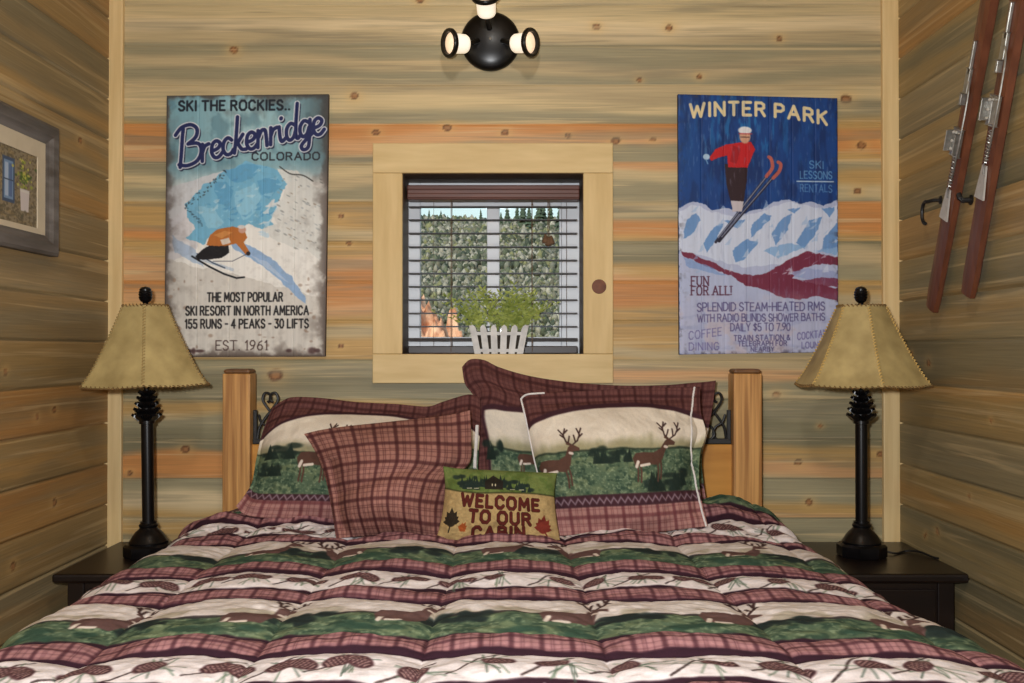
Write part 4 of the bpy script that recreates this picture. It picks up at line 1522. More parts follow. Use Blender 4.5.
# ------------------------------------------------------------------ table lamps
def table_lamp(px, label, phase, seam_mat, cord, lean=0.0):
    YL = 2.76
    k = YL / F
    X = xof(px, YL)
    Z = lambda py: CAMZ + (350.2 - py) * k
    r = thing('table_lamp', label, 'lamp', (X, YL, NZ))
    o = Vector((X, YL, 0))
    bm = bmesh.new()
    z = NZ + .0006
    add_lathe(bm, [(.064, z), (.067, z + .004), (.067, z + .030), (.060, z + .036)], o, n=8, phase=PI / 8)
    add_lathe(bm, [(.052, z + .0355), (.053, z + .041), (.047, z + .049), (.042, z + .058), (.034, z + .068), (.026, z + .075), (.023, z + .079), (.0255, z + .083), (.0255, z + .087), (.0215, z + .091), (.0215, z + .096)], o, n=36)
    ob = from_bm('base', bm, M['lampblack'], r)
    auto_smooth(ob, 35)
    bm = bmesh.new()
    add_lathe(bm, [(.0165, z + .090), (.0165, Z(424)), (.021, Z(423.5)), (.021, Z(420.5)), (.0175, Z(420))], o, n=28)
    ob = from_bm('pole', bm, M['lampblack'], r)
    auto_smooth(ob, 40)
    # pinecone: overlapping scales
    bm = bmesh.new()
    zb, zt = Z(421), Z(391)
    add_lathe(bm, [(.018, zb), (.024, zb + .008), (.019, zb + .04), (.012, zb + .066), (.008, zt)], o, n=20)
    rows = 5
    for i in range(rows):
        t = i / (rows - 1)
        rad = .032 - .017 * t
        zz = zb + .008 + (zt - zb - .020) * t
        n = 9 if i < 4 else 7
        for q in range(n):
            an = 2 * PI * (q + .5 * (i % 2)) / n + phase
            c, s = math.cos(an), math.sin(an)
            er, et = Vector((c, s, 0)), Vector((-s, c, 0))
            L = .019
            p0 = o + er * (rad - .008) + Vector((0, 0, zz - .006))
            hw = .0115 * (1 - .35 * t)
            P4 = [p0 - et * hw, p0 + et * hw, p0 + er * .013 + et * hw * .8 + Vector((0, 0, L * .6)), p0 + er * .018 + Vector((0, 0, L * .8)), p0 + er * .013 - et * hw * .8 + Vector((0, 0, L * .6))]
            up = [bm.verts.new(p) for p in P4]
            dn = [bm.verts.new(p + er * -.004 + Vector((0, 0, .006))) for p in P4]
            bm.faces.new(up)
            bm.faces.new(dn[::-1])
            for e_ in range(5):
                bm.faces.new((up[e_], dn[e_], dn[(e_ + 1) % 5], up[(e_ + 1) % 5]))
    from_bm('pinecone_ornament', bm, M['lampblack'], r)
    # stem, harp and socket carrying the shade
    bm = bmesh.new()
    add_lathe(bm, [(.007, zt - .004), (.007, Z(372)), (.017, Z(371)), (.017, Z(356)), (.012, Z(355))], o, n=20)
    top = Z(305)
    for sx in (-1, 1):
        pts = [o + Vector((sx * w_, 0, Z(372) + (top - Z(372)) * t)) for w_, t in ((.012, 0), (.034, .2), (.046, .45), (.040, .75), (.014, .96), (0, 1))]
        add_tube(bm, pts, .0022, 6)
    from_bm('harp', bm, M['lampblack'], r)
    bm = bmesh.new()
    add_lathe(bm, [(.006, Z(352)), (.02, Z(348)), (.028, Z(338)), (.024, Z(330)), (.0, Z(326))], o, n=20)
    from_bm('bulb', bm, M['whitewash'], r)
    # shade: six laced hide panels, slightly flared
    n = 6 * 10
    zb, zt = Z(384.5), Z(306)
    rb, rt = .177, .065
    ptsN = 15

    def sp(an, t):
        """t 0 bottom, 1 top"""
        a6 = ((an - phase) % (PI / 3)) - PI / 6
        hexr = math.cos(PI / 6) / math.cos(a6)
        prof = rb + (rt - rb) * t - .005 * math.sin(PI * t) + .006 * max(0, 1 - t * 8)
        rad = prof * (.25 + .75 * hexr)
        sc = (1 - ((a6) / (PI / 6)) ** 2)
        zz = zb + (zt - zb) * t - (.004 * sc * (1 - t) ** 3)
        return o + Vector((rad * math.cos(an), rad * math.sin(an), zz))
    bm = bmesh.new()
    outer = [[bm.verts.new(sp(2 * PI * q / n + phase, t)) for q in range(n)] for t in np.linspace(0, 1, ptsN)]
    inner = [[bm.verts.new(sp(2 * PI * q / n + phase, t) * 1.0 - Vector((math.cos(2 * PI * q / n + phase), math.sin(2 * PI * q / n + phase), 0)) * .0025) for q in range(n)] for t in np.linspace(0, 1, ptsN)]
    for i in range(ptsN - 1):
        for q in range(n):
            q2 = (q + 1) % n
            bm.faces.new((outer[i][q], outer[i][q2], outer[i + 1][q2], outer[i + 1][q]))
            bm.faces.new((inner[i][q2], inner[i][q], inner[i + 1][q], inner[i + 1][q2]))
    for q in range(n):
        q2 = (q + 1) % n
        bm.faces.new((outer[0][q2], outer[0][q], inner[0][q], inner[0][q2]))
        bm.faces.new((outer[-1][q], outer[-1][q2], inner[-1][q2], inner[-1][q]))
    sh = from_bm('shade', bm, M['shade'], r)
    auto_smooth(sh, 25)

    def whip(bm, path, rad, turns, tube):
        pts = []
        m = turns * 8
        for i in range(m + 1):
            f = i / m * (len(path) - 1)
            a0 = min(int(f), len(path) - 2)
            p = path[a0].lerp(path[a0 + 1], f - a0)
            tg = (path[a0 + 1] - path[a0]).normalized()
            e1 = tg.orthogonal().normalized()
            e2 = tg.cross(e1)
            an = 2 * PI * i / 8
            pts.append(p + (e1 * math.cos(an) + e2 * math.sin(an)) * rad)
        add_tube(bm, pts, tube, 5)
    for t, turns in ((0.0, 78), (1.0, 34)):
        bm = bmesh.new()
        whip(bm, [sp(2 * PI * q / n + phase, t) for q in range(n + 1)], .0030, turns, .0016)
        from_bm('rim_lacing', bm, M['lace'], sh)
    for q in range(6):
        bm = bmesh.new()
        whip(bm, [sp(phase + q * PI / 3, t) for t in np.linspace(0.02, .98, 12)], .0030, 26, .0017)
        from_bm('seam_lacing', bm, seam_mat, sh)
    bm = bmesh.new()
    for q in range(3):
        an = phase + q * 2 * PI / 3
        add_tube(bm, [o + Vector((0, 0, top)), o + Vector((rt * .9 * math.cos(an), rt * .9 * math.sin(an), zt - .002))], .0016, 5)
    add_lathe(bm, [(.012, top - .002), (.012, top + .002)], o, n=16)
    from_bm('spider', bm, M['lampblack'], sh)
    # pinecone finial
    bm = bmesh.new()
    zf = top + .003
    add_lathe(bm, [(.006, zf - .001), (.008, zf + .004), (.014, zf + .008), (.0165, zf + .014), (.019, zf + .019), (.0165, zf + .021), (.0195, zf + .027), (.017, zf + .029), (.0185, zf + .034), (.0155, zf + .036), (.016, zf + .041), (.011, zf + .046), (.0, zf + .049)], o, n=18)
    fo = from_bm('finial', bm, M['lampblack'], r)
    auto_smooth(fo, 30)
    if cord:
        bm = bmesh.new()
        pts = catmull([(X + .062, YL + .03, NZ + .012), (X + .10, YL + .02, NZ + .0035), (X + .14, YL + .05, NZ + .0035), (X + .165, YL + .02, NZ + .009), (X + .185, YL - .03, NZ + .0035), (X + .196, YL - .05, NZ + .0035)], 8)
        add_tube(bm, [Vector(p) for p in pts], .0028, 8)
        from_bm('power_cord', bm, M['cordblack'], r)
    r.rotation_euler = (0, lean, 0)


table_lamp(149.5, 'black pinecone table lamp with rawhide shade on the left nightstand', -PI / 2 + .30, M['lace_plain'], False, -.016)
table_lamp(861, 'black pinecone table lamp with rawhide shade on the right nightstand', -PI / 2 - .03, M['lace_pale'], True)

# ------------------------------------------------------------------ bed
BXC = -.06
YPOST = 2.88
bed = thing('bed', 'pine post bed with black iron scroll headboard', 'bed', (BXC, 1.9, 0))
PL = (xof(222.5, YPOST), xof(250, YPOST))
PR = (xof(733.5, YPOST), xof(762, YPOST))
zpt = zof(370, YPOST)
for a, b in (PL, PR):
    bm = bmesh.new()
    add_box(bm, (a, YPOST, 0), (b, YPOST + .075, zpt - .0105), .003)
    ob = from_bm('headboard_post', bm, M['bedwood'], bed)
    bm = bmesh.new()
    add_box(bm, (a + .0005, YPOST + .0005, zpt - .012), (b - .0005, YPOST + .0745, zpt + .003), .009)
    from_bm('post_cap', bm, M['cap'], ob)
bm = bmesh.new()
zpn = zof(444, YPOST + .04)
add_box(bm, (PL[1] - .002, YPOST + .028, .32), (PR[0] + .002, YPOST + .05, zpn), .003)
from_bm('headboard_panel', bm, M['bedpanel'], bed)
bm = bmesh.new()
yi = YPOST + .038
add_box(bm, (PL[1], yi - .008, zpn + .0005), (PR[0], yi + .008, zpn + .016), .002)
for x in (PL[1] + .006, PR[0] - .006):
    add_box(bm, (x - .0055, yi - .006, zpn + .012), (x + .0055, yi + .006, zpn + .10), .002)
nm = 18
w_ = (PR[0] - PL[1] - .024) / nm
for k in range(nm):
    hgt = .118 if k in (0, nm - 1) else .06
    x0 = PL[1] + .012 + k * w_
    for fl in (0, 1):
        q = lambda u, v: Vector((x0 + (1 - u if fl else u) * w_, yi + (.003 if fl else -.003), zpn + .014 + v * hgt))
        pts = catmull([(.02, 0), (.10, .30), (.34, .55), (.62, .78), (.80, .98), (.72, 1.14), (.54, 1.12), (.50, .98), (.62, .92)], 6)
        add_tube(bm, [q(p[0], p[1]) for p in pts], .0042, 7)
        pts = catmull([(.05, .62), (.16, .42), (.42, .30), (.52, .12), (.40, .02)], 6)
        add_tube(bm, [q(p[0], p[1]) for p in pts], .0036, 7)
from_bm('iron_scrollwork', bm, M['iron'], bed)
bm = bmesh.new()
for x0, x1 in ((BXC - .76, BXC - .735), (BXC + .735, BXC + .76)):
    add_box(bm, (x0, .90, .20), (x1, YPOST + .03, .36), .004)
add_box(bm, (BXC - .76, .88, .20), (BXC + .76, .905, .36), .004)
from_bm('side_rail', bm, M['bedwood'], bed)
for x in (BXC - .75, BXC + .68):
    bm = bmesh.new()
    add_box(bm, (x, .875, 0), (x + .07, .945, .40), .003)
    from_bm('foot_post', bm, M['bedwood'], bed)
bm = bmesh.new()
add_box(bm, (BXC - .733, .93, .24), (BXC + .733, YPOST - .02, .655), .04, seg=4)
from_bm('mattress', bm, M['mattress'], bed)

# ------------------------------------------------------------------ printed cloth: patterns
ROSE, MAROON, CREAMC, DARKB = (158, 106, 104), (78, 36, 40), (216, 204, 190), (62, 36, 42)


def plaid(X, Y, s, base, dark, soft=.9):
    """woven check: X, Y in the same unit, s = repeat"""
    base = np.array(base) / 255.
    dark = np.array(dark) / 255.

    def bars(t):
        f = (t / s) % 1.0
        a = np.exp(-((f - .25) / .10) ** 4)
        b = .6 * np.exp(-((f - .56) / .030) ** 2) + .6 * np.exp(-((f - .66) / .030) ** 2)
        c = .5 * np.exp(-((f - .90) / .03) ** 2)
        return np.clip(a + b + c, 0, 1)
    m = 1 - (1 - .72 * bars(X)) * (1 - .66 * bars(Y))
    m = m[..., None]
    return base * (1 - m) + dark * m


BROWN = (88, 62, 52)


def deer(cv, x, y, L, flip=1, col=BROWN, lying=False, sq=1.0, aw=0.0):
    q = lambda a, b: (x + flip * a * L, y - b * L * sq)
    if not lying:
        for a, b in ((.08, .02), (.18, 0), (.72, 0), (.82, .06)):
            cv.line([q(a, b + .2), q(a + .02, b - .08), q(a - .02, b - .34)], L * .055, col)
    cv.poly([q(*p) for p in ((-.04, .28), (.02, .08), (.18, .06), (.5, .1), (.74, .08), (.9, .26), (.98, .5), (1.04, .62), (1.22, .62), (1.22, .70), (1.08, .78), (.98, .80), (.90, .74), (.80, .52), (.6, .42), (.3, .44), (.06, .42))], col)
    cv.line([q(*p) for p in ((.06, .06), (.12, .18))], L * .09, (216, 202, 188))
    cv.line([q(*p) for p in ((.2, .08), (.46, .11))], L * .07, (216, 202, 188))
    cv.line([q(*p) for p in ((.93, .58), (1.0, .56))], L * .07, (206, 190, 176))
    for pts in (((.99, .80), (.86, .90), (.82, 1.08), (.90, 1.26)), ((.84, 1.0), (.74, 1.1)), ((.83, 1.08), (.72, 1.24)), ((.92, .86), (.98, 1.04)), ((.86, 1.14), (.96, 1.22)),
                ((1.04, .80), (1.18, .90), (1.26, 1.06), (1.22, 1.24)), ((1.22, .98), (1.34, 1.08)), ((1.25, 1.08), (1.34, 1.24)), ((1.12, .87), (1.10, 1.06))):
        cv.line([q(*p) for p in pts], max(L * .04, aw), (62, 42, 40))
    cv.line([q(.98, .8), q(.88, .84)], L * .06, col)


def tree_blob(cv, x, y, w, h):
    for k in range(5):
        tx = x + random.uniform(-w, w) * .45
        th = h * random.uniform(.7, 1.25)
        cv.poly([(tx - w * .17, y + h * .1), (tx - w * .05, y - th * .6), (tx, y - th), (tx + w * .05, y - th * .6), (tx + w * .17, y + h * .1)], (32, 44, 38), .9)
    for k in range(6):
        cv.ell(x + random.uniform(-w, w) * .5, y - random.uniform(0, h), w * random.uniform(.14, .3), h * random.uniform(.15, .3), (34, 46, 40), .85, .4)


def meadow(cv, mask):
    X, Y = cv.X, cv.Y
    k = cv.scale_n
    cv.blend(mask, (82, 100, 78))
    cv.blend(mask * smooth(.42, .66, fbm(X * k * .5, Y * k * .9, 29)) * .55, (118, 128, 92))
    cv.blend(mask * smooth(.44, .70, fbm(X * k * 1.6, Y * k * 2.6, 31, 5)) * .75, (44, 64, 52))
    cv.blend(mask * smooth(.54, .74, fbm(X * k * 3.2, Y * k * 4.2, 37)) * .6, (148, 162, 128))


def paint_sham(W, H, fl, cream0, green0, zig0, plaid0, arch, deers, trees, flange_side=0.0):
    cv = Canvas(0, 0, W, H, 2.2, CREAMC)
    cv.scale_n = 1 / 7.
    X, Y = cv.X, cv.Y
    u = X / W
    v = Y / H
    bow = arch * (np.abs(2 * u - 1) ** 2.4)
    cv.a[:] = plaid(X + Y * .04, Y - X * .03, 16., (104, 66, 62), (58, 30, 30))
    wob = (fbm(X / 20, Y / 20, 3) - .5) * .03
    vb = v - bow * (1 - smooth(.3, .75, v))
    inner = smooth(fl - .008, fl + .008, vb)
    if flange_side:
        inner = inner * smooth(flange_side - .006, flange_side + .006, u)
    cv.blend(inner, DARKB)
    cm = smooth(cream0 - .006, cream0 + .006, vb)
    if flange_side:
        cm = cm * smooth(flange_side + .006, flange_side + .02, u)
    cv.blend(cm, (220, 208, 190))
    haze = smooth(green0 - .10, green0 - .01, v + wob * 2 + (fbm(u * 7, v * 0 + 3, 12) - .5) * .16) * cm
    cv.blend(haze * .85, (146, 140, 104))
    gm = smooth(green0 - .012, green0 + .012, v + wob) * cm
    meadow(cv, gm)
    line = np.exp(-((v + wob - green0) / .008) ** 2) * cm
    cv.blend(line * .8, (34, 44, 36))
    for (x, y, w, h) in trees:
        tree_blob(cv, x, y, w, h)
    for (x, y, L, f) in deers:
        deer(cv, x, y, L, f)
    zm = smooth(zig0 - .006, zig0 + .006, v) * cm
    cv.blend(zm, (66, 40, 46))
    zc = (zig0 + plaid0) / 2
    tri = np.abs(((X / 8.0) % 1.0) * 2 - 1) - .5
    zz = np.exp(-(((v - zc) * H - tri * 5.) / 1.3) ** 2) * (v > zig0) * (v < plaid0)
    cv.blend(zz * .8, (150, 128, 138))
    pm = smooth(plaid0 - .006, plaid0 + .006, v) * cm
    cv.a[:] = cv.a * (1 - pm[..., None]) + plaid(X, Y, 20., (168, 124, 116), (98, 50, 54)) * pm[..., None]
    cv.blur(1)
    return cv


# ------------------------------------------------------------------ pillows
def resample(pts, n):
    pts = np.array([(float(p[0]), float(p[1])) for p in catmull(pts, 8)])
    d = np.r_[0, np.cumsum(np.hypot(*np.diff(pts, axis=0).T))]
    t = np.linspace(0, d[-1], n)
    return np.stack([np.interp(t, d, pts[:, 0]), np.interp(t, d, pts[:, 1])], -1)


def pillow(label, top, right, bottom, left, Yt, Yb, tf, tb, cv, group, flange=(0, 0, 0, 0), crease=None, power=.5, seed=0, lift=0.0):
    """outline in photo points: top and bottom left-to-right, left and right top-to-bottom.
    Yt / Yb: distance of the upper and lower edge; tf / tb: fullness to the front and back."""
    W, H = cv.W, cv.H
    T, B = resample(top, W), resample(bottom, W)
    L, R = resample(left, H), resample(right, H)
    u = np.linspace(0, 1, W)[None, :, None]
    v = np.linspace(0, 1, H)[:, None, None]
    px = (1 - v) * T[None] + v * B[None] + (1 - u) * L[:, None] + u * R[:, None] - ((1 - u) * (1 - v) * T[0] + u * (1 - v) * T[-1] + (1 - u) * v * B[0] + u * v * B[-1])
    uu = u[..., 0] + 0 * v[..., 0]
    vv = v[..., 0] + 0 * u[..., 0]
    Yd = Yt * (1 - vv) + Yb * vv
    x, y, z = P(px[..., 0], px[..., 1], Yd)
    base = np.stack([x, y + 0 * x, z], -1)
    fl, fr, ft, fb = flange
    u2 = np.clip((uu - fl) / (1 - fl - fr), 0, 1)
    v2 = np.clip((vv - ft) / (1 - ft - fb), 0, 1)
    f = np.clip(np.sin(PI * u2), 0, 1) ** power * np.clip(np.sin(PI * v2), 0, 1) ** power
    w = 0.0
    e = np.minimum.reduce([uu, 1 - uu, vv, 1 - vv])
    env = np.clip(e * 14, 0, 1)
    wr = (fbm(uu * 5 + seed, vv * 5, seed + 3, 4) - .5) * .022 + (fbm(uu * 16 + seed, vv * 10, seed + 8, 3) - .5) * .009
    # gathers running in from the seams
    ga = (np.sin(uu * 60 + 5 * fbm(uu * 4, vv * 3, seed)) * np.exp(-np.minimum(vv, 1 - vv) * 16) + np.sin(vv * 46 + 5 * fbm(uu * 3, vv * 4, seed + 2)) * np.exp(-np.minimum(uu, 1 - uu) * 16)) * .0035
    ff = tf * f + (wr + ga) * env
    if crease is not None:
        ff = ff + crease(uu, vv) * env
    ruf = 0.0
    if max(flange) > 0:
        ruf = np.sin(vv * 38 + uu * 9 + seed) * .006 * (1 - np.clip(f * 3, 0, 1)) * env
    nrm = np.array([0, -1.0, .22])
    nrm /= np.linalg.norm(nrm)
    Vf = base + nrm * (np.maximum(ff, -.004 * env) + .001 * env + ruf)[..., None]
    Vb = base - nrm * (tb * f + .004 * env - ruf)[..., None]
    me = grid_mesh('pillow', Vf, cv.a, None, Vb)
    c = base[-1].mean(axis=0)
    o = link('pillow', me, M['pillow_paint'], None, (float(c[0]), float(c[1]), float(c[2])), True)
    tag(o, label, 'pillow', group)
    o_px = px[..., 0]
    PXG[label] = o_px
    return o, Vf


PXG = {}


def cord_px(o, Vf, path, rad):
    """piping along photo points given top to bottom"""
    gx = PXG[o['label']]
    H = gx.shape[0]
    pth = resample(path, H)
    uv = []
    for j in range(0, H, 3):
        i = int(np.argmin(np.abs(gx[j] - pth[j, 0])))
        uv.append((i / (gx.shape[1] - 1), j / (H - 1)))
    return cord_on(o, Vf, uv, rad)


def cord_on(o, Vf, path, rad=.0034, name='piping'):
    """round piping laid along (u, v) points of a pillow face"""
    H, W = Vf.shape[:2]
    pts = []
    for (a, b) in path:
        i = min(W - 1, max(0, int(a * (W - 1))))
        j = min(H - 1, max(0, int(b * (H - 1))))
        p = Vf[j, i]
        pts.append(Vector((p[0], p[1] - .001, p[2])))
    bm = bmesh.new()
    add_tube(bm, pts, rad, 8)
    return from_bm(name, bm, M['piping'], o)


def seam_path(side, n=60, a=0.0, b=1.0, off=0.0):
    t = np.linspace(a, b, n)
    return [(off, q) if side == 'l' else (1 - off, q) if side == 'r' else (q, off) if side == 't' else (q, 1 - off) for q in t]


GRP = 'pillows on the bed'
# back right sham, upright against the headboard
cvb = paint_sham(240, 126, .27, .31, .62, .86, .90, .10, [(46, 92, 26, 1)], [(20, 88, 16, 16)], .055)
back, Vb_ = pillow('tall plaid-bordered pillow standing at the back right against the headboard',
       [(462, 367), (470, 359.5), (484, 360), (500, 367.5), (530, 376), (570, 382), (620, 385.5), (665, 385), (690, 383), (704, 382), (716, 380.5)],
       [(716, 380.5), (713, 405), (708, 432), (702, 460), (706, 500)],
       [(478, 502), (560, 505), (640, 504), (706, 500)],
       [(462, 367), (465, 384), (474, 398), (470, 420), (476, 450), (478, 502)], 2.85, 2.76, .05, .03, cvb, GRP, (.04, .04, .06, 0), None, .5, 3)
# left deer sham
cvl = paint_sham(240, 122, .09, .115, .47, .79, .845, .22, [(54, 72, 36, 1)], [(32, 62, 40, 12), (110, 60, 40, 14), (20, 78, 30, 12)], .0)
lefts, Vl_ = pillow('wide deer-print pillow with dark plaid flange lying at the left headboard post',
       [(272, 408), (282, 401), (294, 397), (322, 398), (357, 402), (397, 404), (427, 406.5), (442, 402), (468, 394.5), (480, 398)],
       [(480, 398), (480, 430), (478, 470), (480, 512)],
       [(236, 506), (250, 516), (300, 519), (400, 520), (480, 512)],
       [(272, 408), (262, 434), (256, 460), (252, 482), (244, 496), (236, 506)], 2.80, 2.64, .10, .05, cvl, GRP, (.02, .02, .09, .0), None, .68, 11)
# front right deer sham with white piping
cvr = paint_sham(182, 142, .10, .135, .44, .735, .815, .10, [(4, 84, 36, 1), (104, 82, 36, 1)], [(72, 74, 24, 14), (92, 74, 20, 11), (136, 102, 40, 16), (160, 98, 20, 14)])
fronts, Vr_ = pillow('deer-print pillow with white piping in front at the right of the bed',
       [(521, 399), (527, 394.5), (545, 393), (600, 390), (650, 388), (700, 387)],
       [(700, 387), (701, 412), (706, 433), (700, 456), (700, 490), (708, 526)],
       [(552, 536), (600, 535), (650, 533), (708, 526)],
       [(521, 399), (526, 420), (531, 444), (537, 470), (546, 500), (552, 536)], 2.685, 2.525, .10, .05, cvr, GRP, (0, .05, .08, 0), None, .68, 19)
cord_on(fronts, Vr_, [(0, q) for q in np.linspace(.62, 0, 40)] + [(q, 0.0) for q in np.linspace(0, .14, 12)], .0026)
cord_px(fronts, Vr_, [(694.5, 388), (691.5, 410), (690, 430), (690.5, 455), (694, 475), (699, 500), (706, 526)], .0026)
cord_on(lefts, Vl_, [(.985, q) for q in np.linspace(.25, .62, 30)], .005)
# plaid throw pillow
cvp = Canvas(0, 0, 164, 128, 2.2)
Xp, Yp = cvp.X, cvp.Y
cvp.a[:] = plaid(Xp + Yp * .02, Yp - Xp * .04, 21., (158, 112, 100), (66, 32, 34))
cvp.a *= (1 + (fbm(Xp / 3, Yp / 3, 4) - .5) * .12)[..., None]
throw, Vt_ = pillow('square maroon plaid throw pillow leaning in front of the left deer-print pillow',
       [(304, 434), (318, 430.5), (340, 427), (386, 422), (438, 416.5), (458, 413), (470, 410)],
       [(470, 410), (471.5, 438), (470, 462), (456, 478), (447, 505), (446, 537)],
       [(336, 538.5), (368, 536), (397, 534), (430, 537), (446, 537)],
       [(304, 434), (312, 446), (320, 462), (327, 485), (332, 512), (336, 538.5)], 2.63, 2.485, .125, .05, cvp, GRP, (0, 0, 0, 0),
       lambda u, v: .028 * np.exp(-((v - .78) / .16) ** 2) * np.sin(PI * u) - .016 * np.exp(-((v - .52 + .25 * (u - .5)) / .06) ** 2) - .02 * np.exp(-((u - .08) / .05) ** 2) * (v > .3), .75, 27)
# welcome pillow
cvw = Canvas(0, 0, 124, 70, 4.2, (168, 142, 96))
Xw, Yw = cvw.X, cvw.Y
cvw.a *= (1 + (fbm(Xw / 2, Yw / 2, 3) - .5) * .14)[..., None]
lineY = 21 + 4.0 * (Xw / 124) + 1.5 * np.sin(Xw / 20)
cvw.blend(1 - smooth(-.4, .4, Yw - lineY + 0), (106, 118, 64))
cvw.blend((1 - smooth(-.4, .4, Yw - lineY)) * smooth(.45, .7, fbm(Xw / 6, Yw / 6, 8)) * .6, (76, 96, 44))
cvw.blend(np.exp(-((Yw - lineY) / .8) ** 2) * .9, (60, 60, 34))
for (x, y, w, h) in ((24, 16, 20, 11), (36, 15, 14, 10), (50, 15, 16, 12), (62, 15, 18, 13), (80, 17, 18, 9), (92, 19, 14, 8), (30, 18, 16, 5)):
    tree_blob(cvw, x, y + 2, w, h * .9)
cvw.poly([(46, 20), (46, 12), (55, 6), (66, 12), (66, 20)], (40, 34, 28), .95)
cvw.seg((54, 15), (54, 16.4), 1.2, (190, 180, 150))
cvw.seg((57.5, 15), (57.5, 16.4), 1.2, (190, 180, 150))
for xx in (26, 34, 74, 84):
    cvw.line([(xx, 19.5), (xx + 5, 19.2)], .8, (190, 184, 150), .8)
ink = (84, 34, 28)
for (s_, a_, b_, yb_, h_, sl) in (('WELCOME', 21, 105, 37.5, 10.5, .05), ('TO OUR', 31, 95, 52, 10.5, .05), ('CABIN', 36, 88, 66, 10, .0)):
    text(cvw, s_, a_, b_, yb_, h_, (60, 26, 22), 3.6, 1, (lambda x, sl=sl: (x - 60) * sl), .42)
    text(cvw, s_, a_, b_, yb_, h_, ink, 2.7, 1, (lambda x, sl=sl: (x - 60) * sl), .42)


def leafm(cx, cy, r, col, rot):
    for k in range(7):
        an = rot + (-3 + k) * .52
        L = r * (1.15 if k == 3 else .95 if k in (2, 4) else .75)
        tip = (cx + math.sin(an) * L, cy - math.cos(an) * L)
        pw = r * .24
        cvw.poly([(cx - math.cos(an) * pw, cy - math.sin(an) * pw), (cx + math.sin(an) * L * .6 - math.cos(an) * pw * .9, cy - math.cos(an) * L * .6 - math.sin(an) * pw * .9), tip,
                  (cx + math.sin(an) * L * .6 + math.cos(an) * pw * .9, cy - math.cos(an) * L * .6 + math.sin(an) * pw * .9), (cx + math.cos(an) * pw, cy + math.sin(an) * pw)], col)
    cvw.ell(cx, cy, r * .4, r * .4, col)


leafm(12, 52, 12, (44, 36, 26), -.1)
cvw.seg((12, 52), (11, 62), 1.4, (44, 36, 26))
leafm(24, 58, 6.5, (150, 76, 36), .5)
leafm(108, 58, 12.5, (116, 46, 36), .2)
cvw.seg((108, 58), (113, 69), 1.4, (110, 44, 34))
welc, Vw_ = pillow('small tan WELCOME cabin pillow with leaf motifs at the front of the pillows',
       [(443, 466), (460, 468.5), (500, 470.5), (530, 472), (557, 473)],
       [(557, 473), (554.5, 492), (556, 515), (560, 540)],
       [(436, 540), (470, 542), (520, 542), (560, 540)],
       [(443, 466), (445, 488), (442, 515), (436, 540)], 2.515, 2.455, .05, .03, cvw, GRP, (0, 0, 0, 0), None, .5, 33)

# ------------------------------------------------------------------ comforter
PER = .549
T0 = 1.385
SEAMX0, SEAMP = -.072, .2655


